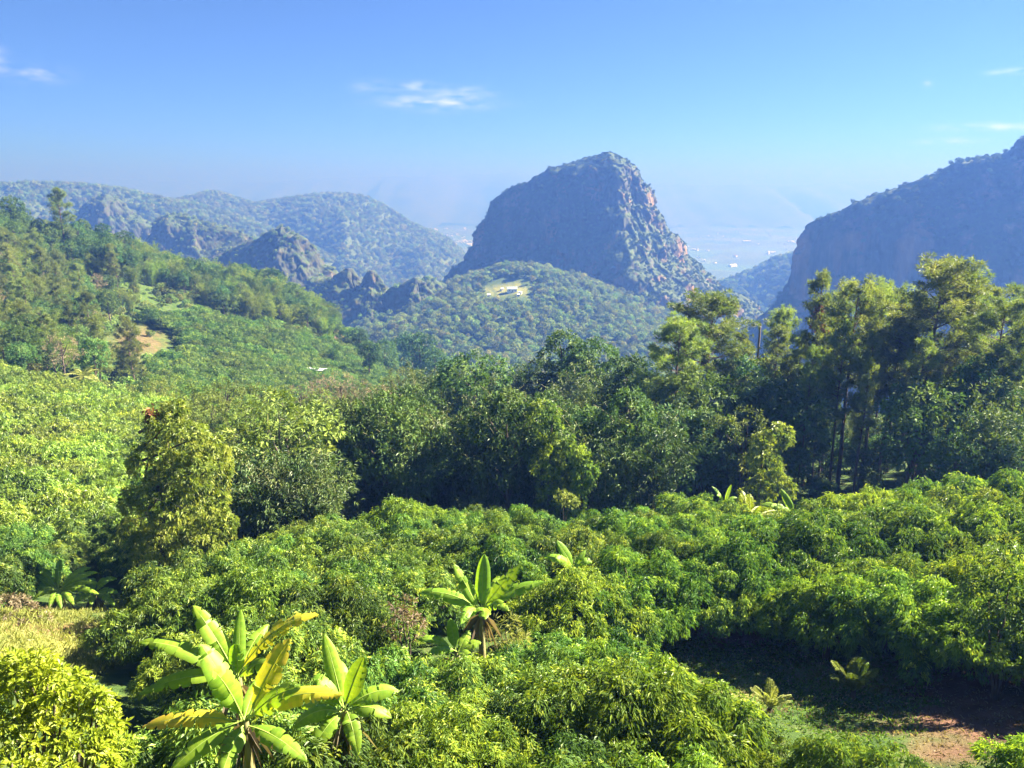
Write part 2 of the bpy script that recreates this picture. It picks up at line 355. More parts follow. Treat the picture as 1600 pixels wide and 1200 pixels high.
# ------------------------------------------------------------------ mountains
def rock_mat(name, green=0.5, warm=0.35, gcol=((.025, .045, .014), (.06, .085, .025))):
    m, n, l, out = mat_new(name)
    tc = n.new('ShaderNodeTexCoord')
    mp = n.new('ShaderNodeMapping'); mp.inputs['Scale'].default_value = (1, 1, .22); l.new(tc.outputs['Object'], mp.inputs[0])
    nz = n.new('ShaderNodeTexNoise'); nz.inputs['Scale'].default_value = .16; nz.inputs['Detail'].default_value = 9; nz.inputs['Roughness'].default_value = .65; l.new(mp.outputs[0], nz.inputs['Vector'])
    rk = ramp(n, [(.25, (.014, .017, .012)), (.45, (.034, .038, .025)), (.6, (.062, .062, .042)), (.8, (.19, .165, .12))]); l.new(nz.outputs[0], rk.inputs[0])
    wz = n.new('ShaderNodeTexNoise'); wz.inputs['Scale'].default_value = .05; wz.inputs['Detail'].default_value = 5; l.new(mp.outputs[0], wz.inputs['Vector'])
    wr = ramp(n, [(.5, (0, 0, 0)), (.68, (warm, warm, warm))]); l.new(wz.outputs[0], wr.inputs[0])
    k1 = n.new('ShaderNodeMix'); k1.data_type = 'RGBA'; l.new(wr.outputs[0], k1.inputs[0]); l.new(rk.outputs[0], k1.inputs[6]); k1.inputs[7].default_value = (.38, .20, .10, 1)
    gn = n.new('ShaderNodeTexNoise'); gn.inputs['Scale'].default_value = .35; gn.inputs['Detail'].default_value = 6; l.new(tc.outputs['Object'], gn.inputs['Vector'])
    gr = ramp(n, [(.3, gcol[0]), (.7, gcol[1])]); l.new(gn.outputs[0], gr.inputs[0])
    at_g = n.new('ShaderNodeAttribute'); at_g.attribute_name = 'green'
    ad = n.new('ShaderNodeMath'); ad.operation = 'MULTIPLY_ADD'; l.new(gn.outputs[0], ad.inputs[0]); ad.inputs[1].default_value = 2.2; ad.inputs[2].default_value = -1.1
    a2 = n.new('ShaderNodeMath'); a2.operation = 'ADD'; a2.use_clamp = True; l.new(ad.outputs[0], a2.inputs[0]); l.new(at_g.outputs['Fac'], a2.inputs[1])
    k2 = n.new('ShaderNodeMix'); k2.data_type = 'RGBA'; l.new(a2.outputs[0], k2.inputs[0]); l.new(k1.outputs[2], k2.inputs[6]); l.new(gr.outputs[0], k2.inputs[7])
    b = n.new('ShaderNodeBsdfPrincipled'); b.inputs['Roughness'].default_value = .9; b.inputs['Specular IOR Level'].default_value = .15
    l.new(k2.outputs[2], b.inputs['Base Color'])
    bn = n.new('ShaderNodeTexNoise'); bn.inputs['Scale'].default_value = .5; bn.inputs['Detail'].default_value = 8; l.new(mp.outputs[0], bn.inputs['Vector'])
    bp = n.new('ShaderNodeBump'); bp.inputs['Strength'].default_value = .8; bp.inputs['Distance'].default_value = .8; l.new(bn.outputs[0], bp.inputs['Height']); l.new(bp.outputs[0], b.inputs['Normal'])
    l.new(b.outputs[0], out.inputs['Surface'])
    return m
M['rock'] = rock_mat('limestone', warm=.55)
M['rock_grey'] = rock_mat('grey_limestone', warm=.12)
M['hill'] = rock_mat('wooded_hill', gcol=((.03, .055, .018), (.075, .095, .03)))

def mesh_normals(V, Q):
    fn = np.cross(V[Q[:, 2]] - V[Q[:, 0]], V[Q[:, 3]] - V[Q[:, 1]])
    area = np.linalg.norm(fn, axis=1) / 2
    return unit(fn), area
def scatter(V, Q, density, rng, accept):
    """random points on quads; accept(P, N) -> probability"""
    N, A = mesh_normals(V, Q)
    cnt = rng.poisson(A * density)
    f = np.repeat(np.arange(len(Q)), cnt)
    u, v = rng.random(len(f))[:, None], rng.random(len(f))[:, None]
    q = V[Q[f]]
    P = (q[:, 0] * (1 - u) + q[:, 1] * u) * (1 - v) + (q[:, 3] * (1 - u) + q[:, 2] * u) * v
    k = rng.random(len(f)) < accept(P, N[f])
    return P[k], N[f][k]
def loft(name, left, right, arete, Y0, df, db, base_py, p=1.3, amp=(7, 3, 1.6), nlev=190, nang=420, mat='rock', seed=1, greenbias=0.0):
    """rock mass from its left and right outline (photo pixels at depth Y0), a front edge and depth profiles"""
    L = np.array([at(x, y, Y0)[[0, 2]] for x, y in left]); Rr = np.array([at(x, y, Y0)[[0, 2]] for x, y in right]); Ar = np.array([at(x, y, Y0)[[0, 2]] for x, y in arete])
    srt = lambda a: a[np.argsort(a[:, 1])]
    L, Rr, Ar = srt(L), srt(Rr), srt(Ar)
    ztop = max(L[-1, 1], Rr[-1, 1]); zb = base_py
    t = 1 - (1 - np.linspace(0, 1, nlev)) ** 1.25
    z = zb + (ztop - zb) * t
    ext = lambda a: np.interp(z, a[:, 1], a[:, 0])
    def edge(a, sgn):
        x = ext(a); lo = z < a[0, 1]
        return x + np.where(lo, sgn * (a[0, 1] - z) * .45, 0)
    xl, xr, xa = edge(L, -1), edge(Rr, 1), ext(Ar)
    xr = np.maximum(xr, xl + .5)
    xa = np.clip(xa, xl + .1 * (xr - xl), xr - .1 * (xr - xl))
    h = (ztop - z) / (ztop - zb)
    dfv = np.interp(h, *zip(*df)); dbv = np.interp(h, *zip(*db))
    a = np.linspace(0, 2 * pi, nang, endpoint=False)
    ca, sa = np.cos(a), np.sin(a)
    fx = np.sign(ca) * np.abs(ca) ** (2 / p); fy = np.sign(sa) * np.abs(sa) ** (2 / p)
    X = xa[:, None] + np.where(fx > 0, (xr - xa)[:, None], (xa - xl)[:, None]) * fx
    Y = Y0 + np.where(fy > 0, dbv[:, None], dfv[:, None]) * fy
    Z = np.repeat(z[:, None], nang, 1)
    # even spacing of points round each ring
    V = np.stack([X, Y, Z], -1)
    out_ = np.empty_like(V)
    for k in range(nlev):
        r = np.concatenate([V[k], V[k, :1]]); s = np.concatenate([[0], np.cumsum(np.linalg.norm(np.diff(r, axis=0), axis=1))])
        u = np.linspace(0, s[-1], nang, endpoint=False)
        out_[k] = np.stack([np.interp(u, s, r[:, c]) for c in range(3)], -1)
    V = out_
    ctr = np.stack([xa, np.full(nlev, float(Y0)), z], -1)[:, None]
    D = V - ctr; D[..., 2] = 0; D = unit(D + 1e-6)
    fade = np.clip((ztop - z) / 12., .12, 1)[:, None]
    Pf = V * np.array([1, 1, .16])
    disp = amp[0] * fbm(V / 42., 3, seed) + amp[1] * fbm(Pf / 9., 3, seed + 5) + amp[2] * fbm(V / 4., 3, seed + 9)
    ledge = noise(V / np.array([40., 40., 9.]), seed + 20)
    V = V + D * (disp * fade)[..., None]
    V[..., 2] += 1.6 * ledge + 2.2 * fbm(V / 14., 3, seed + 31) * fade
    V = V.reshape(-1, 3)
    i = np.arange(nlev - 1)[:, None] * nang; j = np.arange(nang)[None]; j2 = (j + 1) % nang
    Q = np.stack([i + j, i + j2, i + nang + j2, i + nang + j], -1).reshape(-1, 4)
    top = V[-nang:].mean(0) + [0, 0, .3]
    Vf = np.concatenate([V, [top]]); b0 = (nlev - 1) * nang
    T = np.stack([b0 + np.arange(nang), b0 + (np.arange(nang) + 1) % nang, np.full(nang, len(V))], -1)
    N, A = mesh_normals(Vf, Q)
    gv = np.zeros(len(Vf)); cn = np.zeros(len(Vf))
    for c in range(4):
        np.add.at(gv, Q[:, c], N[:, 2]); np.add.at(cn, Q[:, c], 1)
    gv = gv / np.maximum(cn, 1)
    green = np.clip((gv - .42) * 2.4 + .5 * fbm(Vf / 30., 3, seed + 40) + greenbias, -.6, 1.2)
    me = make_mesh(name, Vf, [Q, T], M[mat], smooth=True, vattrs={'green': green})
    tag(link(name, me), kind='structure')
    return Vf, Q
def ridge(name, prof, Y0, Wf, Wb, base, nx=260, ny=120, mat='hill', seed=1, spur=14., wig=60.):
    pr = np.array([at(x, y, Y0)[[0, 2]] for x, y in prof])
    xs = np.linspace(pr[0, 0], pr[-1, 0], nx); zs = np.interp(xs, pr[:, 0], pr[:, 1])
    u = np.linspace(-1, 1, ny)
    X = np.repeat(xs[:, None], ny, 1); yo = wig * fbm(np.stack([xs / 220., 0 * xs, 0 * xs], -1), 2, seed)
    U = np.repeat(u[None], nx, 0)
    Y = Y0 + yo[:, None] + np.where(U < 0, U * Wf, U * Wb)
    f = np.abs(U) ** 1.15; f = f * f * (3 - 2 * f) * .55 + f * .45
    S = np.repeat(zs[:, None], ny, 1)
    Z = S - (S - base) * f
    P = np.stack([X, Y, Z * 0], -1)
    rdg = 1 - 2 * np.abs(noise(P / np.array([130., 260., 1]), seed + 3))
    Z = Z + (spur * rdg + spur * .5 * fbm(P / 45., 3, seed + 4)) * np.clip(np.abs(U) * 3, 0, 1) + 2.0 * fbm(P / 25., 2, seed + 8)
    V = np.stack([X, Y, Z], -1).reshape(-1, 3)
    i = np.arange(nx - 1)[:, None] * ny; j = np.arange(ny - 1)[None]
    Q = np.stack([i + j, i + ny + j, i + ny + j + 1, i + j + 1], -1).reshape(-1, 4)
    me = make_mesh(name, V, [Q], M[mat], smooth=True, vattrs={'green': np.full(len(V), 1.6)})
    tag(link(name, me), kind='structure')
    return V, Q

peak = loft('limestone_peak',
    [(640, 520), (672, 470), (685, 452), (700, 428), (720, 395), (745, 362), (755, 340), (772, 316), (784, 299), (800, 290), (825, 279), (850, 267), (890, 256), (922, 247), (940, 239)],
    [(950, 237), (968, 242), (985, 256), (1000, 272), (1010, 282), (1020, 302), (1030, 326), (1040, 347), (1057, 373), (1078, 398), (1105, 425), (1136, 449), (1168, 470), (1205, 500)],
    [(950, 238), (952, 280), (960, 340), (965, 400), (980, 440), (988, 480), (995, 530)], 900,
    [(0, 6), (.06, 30), (.2, 55), (.45, 100), (.7, 165), (1, 230)], [(0, 8), (.06, 45), (.3, 90), (1, 220)], -230, p=1.25, amp=(8, 4.6, .9), nlev=220, nang=520, seed=4, greenbias=.45)
cliff = loft('limestone_cliff_mountain',
    [(1165, 540), (1198, 492), (1222, 462), (1233, 430), (1238, 398), (1248, 370), (1268, 352), (1300, 336), (1330, 320), (1370, 307), (1420, 292), (1450, 278), (1480, 265), (1500, 254), (1530, 248), (1570, 238), (1600, 218), (1660, 195), (1740, 175), (1850, 160)],
    [(2250, 500), (2200, 420), (2150, 300), (2050, 220), (1960, 175), (1870, 160)],
    [(1860, 160), (1860, 200), (1800, 260), (1760, 330), (1760, 500)], 700,
    [(0, 10), (.1, 30), (.3, 60), (.6, 110), (1, 190)], [(0, 20), (.1, 80), (.5, 200), (1, 320)], -230, p=1.3, amp=(7, 4.2, .9), nlev=170, nang=620, seed=23, greenbias=.45)
cragA = loft('limestone_crag', [(300, 440), (333, 410), (350, 396), (375, 383), (400, 371), (425, 360), (436, 356)],
    [(446, 356), (462, 366), (478, 378), (492, 392), (502, 405), (530, 424), (560, 450)], [(441, 356), (445, 400), (452, 450)], 800,
    [(0, 5), (.1, 20), (.4, 45), (1, 110)], [(0, 5), (.1, 30), (1, 120)], -200, p=1.2, amp=(4, 3.2, 1.8), nlev=110, nang=300, seed=41, greenbias=.05, mat='rock_grey')
cragB = loft('limestone_crag', [(205, 410), (228, 378), (240, 360), (250, 345), (262, 336)],
    [(272, 335), (292, 338), (330, 350), (370, 363), (402, 377), (440, 400)], [(266, 335), (270, 380), (285, 420)], 960,
    [(0, 5), (.1, 22), (.4, 60), (1, 130)], [(0, 5), (.1, 30), (1, 120)], -220, p=1.25, amp=(5, 3.2, 1.8), nlev=90, nang=280, seed=51, greenbias=.2, mat='rock_grey')
cragC = loft('limestone_crag', [(90, 370), (116, 336), (128, 326), (142, 315), (158, 306)],
    [(170, 303), (184, 310), (192, 318), (206, 335), (236, 350), (262, 372)], [(168, 303), (172, 340), (185, 380)], 1120,
    [(0, 5), (.1, 25), (.4, 60), (1, 130)], [(0, 5), (.1, 30), (1, 120)], -240, p=1.25, amp=(5, 3.2, 1.8), nlev=90, nang=280, seed=61, greenbias=.15, mat='rock_grey')
jag = []
for k, (x0, top, x1, ya, Y) in enumerate([(490, 421, 575, 545, 740), (555, 424, 622, 580, 730), (596, 434, 690, 650, 720), (640, 432, 720, 668, 750)]):
    xm = ya if x0 < ya < x1 else (x0 + x1) / 2
    jag.append(loft('limestone_crag', [(x0 - 40, top + 80), (x0, top + 30), ((x0 + xm) / 2, top + 12), (xm - 6, top + 1)],
        [(xm + 6, top), ((xm + x1) / 2, top + 13), (x1, top + 34), (x1 + 40, top + 85)], [(xm, top), (xm, top + 90)], Y,
        [(0, 4), (.15, 16), (.5, 50), (1, 120)], [(0, 4), (.2, 25), (1, 90)], -190, p=1.4, amp=(6, 5.0, 2.6), nlev=80, nang=220, seed=71 + k * 7, greenbias=.2, mat='rock_grey'))
rdg1 = ridge('wooded_ridge', [(-260, 300), (-120, 285), (0, 292), (60, 288), (130, 291), (180, 297), (240, 312), (300, 325), (360, 345), (430, 370), (520, 410)], 1500, 420, 500, -280, seed=5)
rdg2 = ridge('wooded_ridge', [(150, 360), (230, 325), (270, 316), (330, 302), (352, 306), (400, 322), (450, 312), (500, 307), (540, 305), (575, 310), (600, 321), (640, 346), (680, 366), (700, 377), (716, 392), (735, 425), (760, 470)], 1900, 620, 700, -300, seed=15, spur=20)
gap = ridge('wooded_ridge', [(1080, 470), (1125, 443), (1160, 431), (1200, 411), (1240, 397), (1300, 372), (1400, 340), (1550, 320)], 1400, 300, 400, -290, nx=120, ny=70, seed=25)
farh = ridge('distant_hills', [(-900, 300), (-300, 285), (0, 280), (150, 276), (300, 284), (420, 285), (540, 277), (640, 276), (700, 275), (740, 271), (775, 272), (800, 267), (840, 274), (880, 278), (960, 288), (1050, 286), (1110, 290), (1180, 287), (1240, 291), (1320, 283), (1450, 279), (1700, 280), (2300, 290)],
            7600, 1800, 2000, -305, nx=300, ny=50, seed=35, spur=25, wig=300)

# ------------------------------------------------------------------ tree kinds (shared meshes)
def crown_tufts(rng, lobes, dens, low=-.35):
    C, N = [], []
    lob = np.array(lobes, float)
    for k, (cx, cy, cz, rx, ry, rz) in enumerate(lob):
        area = 4 * pi * ((rx * ry) ** .8 + (rx * rz) ** .8 + (ry * rz) ** .8) / 3
        m_ = max(6, int(area * dens))
        d = rvec(rng, m_); d = d[d[:, 2] > low]
        p = d * [rx, ry, rz] * rng.uniform(.88, 1.06, (len(d), 1)) + [cx, cy, cz]
        ok = np.ones(len(p), bool)
        for q, (ax, ay, az, sx, sy, sz) in enumerate(lob):
            if q != k: ok &= (((p - [ax, ay, az]) / [sx, sy, sz]) ** 2).sum(1) > .72
        C.append(p[ok]); N.append(unit(d[ok] / [rx, ry, rz]))
    return np.concatenate(C), np.concatenate(N)
def mop(mb, rng, C, N, k, length, width, droop, spread=.1, tint=None, bend=.15):
    """k leaves hanging round every tuft centre"""
    n_ = len(C); c = np.repeat(C, k, 0); nn = np.repeat(N, k, 0)
    ra = rvec(rng, n_ * k); tan_ = unit(ra - nn * (ra * nn).sum(1, keepdims=True))
    lay = rng.random((n_ * k, 1))
    d = tan_ * (.45 + .75 * lay) + nn * (.95 - .9 * lay) + [0, 0, -droop] * lay + ra * .2
    b = c + nn * spread * (.9 - 1.1 * lay) + tan_ * spread * .5 * lay
    up = unit(nn + rvec(rng, n_ * k) * .3 + [0, 0, .4])
    t0 = rng.random(n_) if tint is None else tint
    t = np.clip(np.repeat(t0, k) + rng.normal(0, .13, n_ * k), 0, 1)
    mb.leaves(b, d, up, length * rng.uniform(.75, 1.25, n_ * k), width * rng.uniform(.8, 1.2, n_ * k), bend, .3, t)
def drape(mb, rng, C, N, k, length, width, spread, tint):
    n_ = len(C); c = np.repeat(C, k, 0); nn = np.repeat(N, k, 0)
    h = nn * [1, 1, 0]
    d = h * .75 + nn * .28 + [0, 0, -.62] + rng.normal(0, .38, (n_ * k, 3))
    b = c + rng.normal(0, spread, (n_ * k, 3)) - unit(d) * length * .35
    up = unit(nn + rng.normal(0, .22, (n_ * k, 3)) + [0, 0, .25])
    t = np.clip(np.repeat(tint, k) + rng.normal(0, .1, n_ * k), 0, 1)
    mb.leaves(b, d, up, length * rng.uniform(.7, 1.25, n_ * k), width * rng.uniform(.8, 1.25, n_ * k), .22, .3, t)
def limb(mb, rng, a, b, r0, r1, segs=6, wob=.08, sides=6):
    a, b = np.asarray(a, float), np.asarray(b, float); t = np.linspace(0, 1, segs)[:, None]
    ln = np.linalg.norm(b - a)
    P = a + (b - a) * t + np.cumsum(rng.normal(0, wob * ln / segs, (segs, 3)), 0) * np.sin(t * pi)
    mb.tube(P, np.linspace(r0, r1, segs), sides)
    return P
def lychee_meshes(seed, k=11, dens=19., leaf=.165, wid=.024, mat='lychee', flush=.2):
    rng = np.random.default_rng(seed)
    lob = []
    nl = 60
    for q in range(nl):
        a = q * 2.4 + rng.uniform(-.5, .5); r = 2.3 * math.sqrt((q + .3) / nl) + rng.uniform(-.2, .2)
        s = rng.uniform(.22, .5)
        lob.append((r * cos(a), r * sin(a), 2.6 - .15 * r * r + .45 * noise(np.array([r * cos(a), r * sin(a), seed * 1.7]), seed) + rng.uniform(-.4, .4), s, s, s * .95))
    nbig = len(lob)
    inner = [(0, 0, 1.5, 1.75, 1.75, 1.05)]
    mb = MB(); C, N = crown_tufts(rng, lob, dens, -.5); C2, N2 = crown_tufts(rng, inner, 7., -.3)
    C, N = np.concatenate([C, C2]), np.concatenate([N, N2])
    # tufts with new growth come in patches
    t0 = np.clip(.38 + .38 * fbm(C * 1.1 + seed, 2, seed) + rng.normal(0, .12, len(C)), 0, .8)
    t0 = np.where(rng.random(len(C)) < flush * np.clip(N[:, 2] + .4, 0, 1), rng.uniform(.75, 1, len(C)), t0)
    drape(mb, rng, C, N, k, leaf, wid, .07, t0)
    tm = MB()
    limb(tm, rng, (0, 0, -.4), (.05, .05, 1.0), .16, .12)
    for q in lob[4:70:6]: limb(tm, rng, (.05, .05, .8), (q[0] * .8, q[1] * .8, q[2]), .075, .02)
    return tm.mesh('trunk', M['bark'], True), mb.mesh('crown', M[mat])
def broad_meshes(seed, H=9., wid=3.2, mat='broad', k=12, dens=3.2, leaf=.34, lw=.075, low=-.5, base=.35, droop=.35):
    rng = np.random.default_rng(seed); lob = []
    for q in range(13):
        t = rng.uniform(base + .1, .9); a = q * 2.4 + rng.uniform(-.5, .5); w = wid * (1 - ((t - .6) / .55) ** 2) ** .5 if abs(t - .6) < .55 else .3
        r = w * rng.uniform(.25, .75); s = wid * rng.uniform(.28, .46)
        lob.append((r * cos(a), r * sin(a), t * H, s, s, s * .8))
    lob.append((0, 0, H * .9, wid * .4, wid * .4, wid * .36))
    mb = MB(); C, N = crown_tufts(rng, lob, dens, low); mop(mb, rng, C, N, k, leaf, lw, droop, .3, np.clip(.45 + .4 * fbm(C / 2., 2, seed), 0, 1))
    tm = MB(); r0 = H * .022
    limb(tm, rng, (0, 0, -1.5), (rng.normal(0, .2), rng.normal(0, .2), H * .75), r0, r0 * .35, 9, .05, 8)
    for q in lob: limb(tm, rng, (0, 0, max(q[2] - H * .22, H * .2)), q[:3], r0 * .35, r0 * .1)
    return tm.mesh('trunk', M['bark'], True), mb.mesh('crown', M[mat])
def pine_meshes(seed, H=24., spread=3.8, start=.45, flat=.0, puffs=1.0, nd=.34):
    rng = np.random.default_rng(seed); tm = MB(); mb = MB()
    top = np.array([rng.normal(0, .5), rng.normal(0, .5), H])
    tr = limb(tm, rng, (0, 0, -2), top - [0, 0, .4], H * .0125, .05, 14, .03, 8)
    C = []
    nb = int(56 * puffs)
    for q in range(nb):
        t = start + (1 - start) * (q + rng.random()) / nb
        u = (t - start) / (1 - start)
        ln = spread * (np.interp(u, [0, .25, .6, .85, 1], [.75, 1, .85, .55, .2]) + flat * u * .6) * rng.uniform(.55, 1.15)
        a = rng.uniform(0, 2 * pi); p0 = np.array([np.interp(t * H, tr[:, 2], tr[:, c]) for c in range(3)])
        rise = np.interp(u, [0, 1], [.12, .85]) * ln * rng.uniform(.5, 1.2)
        p1 = p0 + [ln * cos(a), ln * sin(a), rise]
        br = limb(tm, rng, p0, p1, .07 * (1 - u * .6), .02, 6, .1, 4)
        for s in range(int(3 + 1.6 * ln)):
            w = rng.uniform(.45, 1.05); c = p0 + (p1 - p0) * w + rng.normal(0, .32, 3) * [1, 1, .6] + [0, 0, .15]
            C.append(c)
    for q in range(9): C.append(top + rng.normal(0, .45, 3) - [0, 0, .5])
    for q in range(9):           # bare lower branches
        t = rng.uniform(.18, start); a = rng.uniform(0, 2 * pi); ln = rng.uniform(.8, 2.4)
        p0 = np.array([np.interp(t * H, tr[:, 2], tr[:, c]) for c in range(3)])
        limb(tm, rng, p0, p0 + [ln * cos(a), ln * sin(a), rng.uniform(-.3, .5)], .035, .012, 5, .14, 3)
    C = np.array(C); k = 44; n_ = len(C)
    c = np.repeat(C, k, 0); d = rvec(rng, n_ * k) + [0, 0, .45]
    b = c + unit(d) * rng.uniform(0, .3, (n_ * k, 1))
    t = np.clip(np.repeat(.45 + .35 * rng.normal(0, .6, n_), k) + rng.normal(0, .1, n_ * k), 0, 1)
    mb.leaves(b, d, rvec(rng, n_ * k), nd * 1.15 * rng.uniform(.8, 1.3, n_ * k), .036, .1, .1, t)
    return tm.mesh('trunk', M['pinebark'], True), mb.mesh('crown', M['pine'])
def bamboo_meshes(seed, H=13., mat='bamboo', n=24, k=8, ls=.42):
    rng = np.random.default_rng(seed); tm = MB(); mb = MB()
    for q in range(n):
        a = rng.uniform(0, 2 * pi); h = H * rng.uniform(.65, 1.02); r0 = rng.uniform(.1, .9); lean = rng.uniform(.3, 2.6)
        arch = rng.uniform(.4, 2.2)
        t = np.linspace(0, 1, 12); o = np.array([cos(a), sin(a), 0])
        P = o * (r0 + lean * t ** 1.5 + arch * t ** 4)[:, None] + np.stack([0 * t, 0 * t, h * (t - .13 * t ** 5)], -1)
        P[0, 2] = -1.
        tm.tube(P, np.linspace(.05, .012, 12), 5)
        m_ = 36
        tt = rng.uniform(.06, 1, m_) ** .8
        C = np.stack([np.interp(tt, t, P[:, c]) for c in range(3)], -1) + rng.normal(0, .55, (m_, 3)) * np.array([1, 1, .6]) * (1.15 - .4 * tt)[:, None]
        kk = k; c = np.repeat(C, kk, 0)
        d = rvec(rng, m_ * kk) * [1, 1, .45] + o * .35 + [0, 0, -.32]
        tn = np.clip(np.repeat(rng.normal(.5, .2, m_), kk) + rng.normal(0, .1, m_ * kk), 0, 1)
        mb.leaves(c + rng.normal(0, .15, c.shape), d, unit(rvec(rng, m_ * kk) * .5 + [0, 0, 1]), ls * rng.uniform(.7, 1.3, m_ * kk), .05, .25, .2, tn)
    return tm.mesh('culm_cluster', M['culm'], True), mb.mesh('crown', M[mat])
def far_meshes(seed, mat='far', n=200, H=8., w=3.):
    H, w = [(8., 3.), (9.5, 2.5), (6.8, 3.4)][seed % 3]
    """small crown for trees seen from far away"""
    rng = np.random.default_rng(seed); mb = MB(); lob = []
    for q in range(6):
        a = q * 2.4; r = w * rng.uniform(.1, .55); s = w * rng.uniform(.42, .62)
        lob.append((r * cos(a), r * sin(a), H * rng.uniform(.45, .75), s, s, s * .9))
    C, N = crown_tufts(rng, lob, 1.5, -.6)
    mop(mb, rng, C, N, 4, .95, .27, .35, .35, np.clip(rng.normal(.5, .2, len(C)), 0, 1), .2)
    return mb.mesh('forest_crown', M[mat])

LY = [lychee_meshes(100 + q) for q in range(5)]
LYS = [lychee_meshes(130 + q, mat='lychee_flush', flush=.3) for q in range(3)]
LYF = [lychee_meshes(160 + q, k=6, dens=11., leaf=.22, wid=.04, mat='lychee_sun') for q in range(3)]
LYG = [lychee_meshes(170 + q, k=6, dens=11., leaf=.22, wid=.04, mat='lychee', flush=.08) for q in range(3)]
PI_ = [pine_meshes(200, 24, 3.2, .5), pine_meshes(201, 24, 4.0, .48, .2, 1.3), pine_meshes(202, 24, 2.8, .5), pine_meshes(203, 24, 4.4, .5, .45, 1.7), pine_meshes(204, 24, 4.2, .3, .2, 2.1)]
PIL = [pine_meshes(206, 18, 3.6, .2, 0, .9, .5), pine_meshes(207, 18, 3.2, .25, 0, .8, .5)]
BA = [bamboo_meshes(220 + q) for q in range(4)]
BAF = [bamboo_meshes(230 + q, mat='bamboo_sun', n=18, k=5, ls=.6) for q in range(3)]
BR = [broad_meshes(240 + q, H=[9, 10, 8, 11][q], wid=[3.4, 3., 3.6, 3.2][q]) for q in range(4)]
OL = [broad_meshes(250 + q, H=9, wid=3.2, mat='olive', dens=2.6, leaf=.3, lw=.06) for q in range(2)]
DRY = [broad_meshes(260 + q, H=8, wid=2.6, mat='drybrown', dens=1.6, k=8, leaf=.26, lw=.045) for q in range(2)]

def plant(kind, meshes, P, s=1., rz=None, label=None, cat='tree', group=None, sx=None, sub=('trunk', 'crown'), tilt=0):
    o = thing(kind, P, R.uniform(0, 2 * pi) if rz is None else rz, (sx or s, sx or s, s), label, cat, group, tilt)
    for nm, me in zip(sub, meshes): link(nm, me, o)
    return o

# ------------------------------------------------------------------ woods seen as one mass (stuff)
def forest(name, P, scale, sources, label):
    me = bpy.data.meshes.new(name); me.vertices.add(len(P)); me.vertices.foreach_set('co', np.asarray(P, np.float32).ravel())
    a = me.attributes.new('size', 'FLOAT', 'POINT'); a.data.foreach_set('value', np.asarray(scale, np.float32))
    o = tag(link(name, me), label, kind='stuff', cat='trees')
    ng = bpy.data.node_groups.new(name, 'GeometryNodeTree')
    ng.interface.new_socket('Geometry', in_out='INPUT', socket_type='NodeSocketGeometry'); ng.interface.new_socket('Geometry', in_out='OUTPUT', socket_type='NodeSocketGeometry')
    n, l = ng.nodes, ng.links
    gi, go = n.new('NodeGroupInput'), n.new('NodeGroupOutput')
    j = n.new('GeometryNodeJoinGeometry')
    for s in sources:
        oi = n.new('GeometryNodeObjectInfo'); oi.inputs['Object'].default_value = s; oi.inputs['As Instance'].default_value = True
        l.new(oi.outputs['Geometry'], j.inputs[0])
    ip = n.new('GeometryNodeInstanceOnPoints'); ip.inputs['Pick Instance'].default_value = True
    rv = n.new('FunctionNodeRandomValue'); rv.data_type = 'FLOAT_VECTOR'; rv.inputs[1].default_value = (.15, .15, 6.283); rv.inputs[0].default_value = (-.15, -.15, 0)
    na_ = n.new('GeometryNodeInputNamedAttribute'); na_.data_type = 'FLOAT'; na_.inputs['Name'].default_value = 'size'
    l.new(gi.outputs[0], ip.inputs['Points']); l.new(j.outputs[0], ip.inputs['Instance']); l.new(rv.outputs[0], ip.inputs['Rotation']); l.new(na_.outputs[0], ip.inputs['Scale'])
    l.new(ip.outputs[0], go.inputs[0])
    md = o.modifiers.new('scatter', 'NODES'); md.node_group = ng
    return o
FSRC = [bpy.data.objects.new('forest_crown', far_meshes(300 + q)) for q in range(3)]
FDRY = [bpy.data.objects.new('forest_crown', far_meshes(310 + q, 'far_dry')) for q in range(2)]
FDARK = [bpy.data.objects.new('forest_crown', far_meshes(320 + q, 'far_dark')) for q in range(3)]
rf = np.random.default_rng(77)
def infront(P, margin=60):
    px, py = pix(P); return (px > -margin) & (px < 1600 + margin) & (py < 1260) & (P[:, 1] > 0)
def sizes(k, lo=.7, hi=1.3): return rf.uniform(lo, hi, k)
# wooded shoulder and valley below the peak, on the ground sheet
selq = GQ[(GV[GQ[:, 0], 1] > 330) & (np.abs(np.arctan2(GV[GQ[:, 0], 0], GV[GQ[:, 0], 1])) < .75) & (np.hypot(GV[GQ[:, 0], 0], GV[GQ[:, 0], 1]) < 1500)]
def acc_valley(P, N):
    px, py = pix(P)
    fieldm = ((px - 795) / 38) ** 2 + ((py - 450) / 10) ** 2 < 1
    hut = ((px - 800) / 30) ** 2 + ((py - 442) / 9) ** 2 < 1
    front = (np.abs(px - 797) < 40) & (py > 450) & (py < 478)
    return np.where(fieldm | hut | front, 0, 1.) * np.where(P[:, 1] > 900, .35, 1)
P, N = scatter(GV, selq, .058, rf, acc_valley); k = infront(P); P = P[k]
forest('shoulder_forest', P, sizes(len(P), .35, 1.05) * np.where(rf.random(len(P)) < .12, 1.35, 1), FSRC + FDRY[:1], 'mixed green woodland covering the shoulder below the central rock peak')
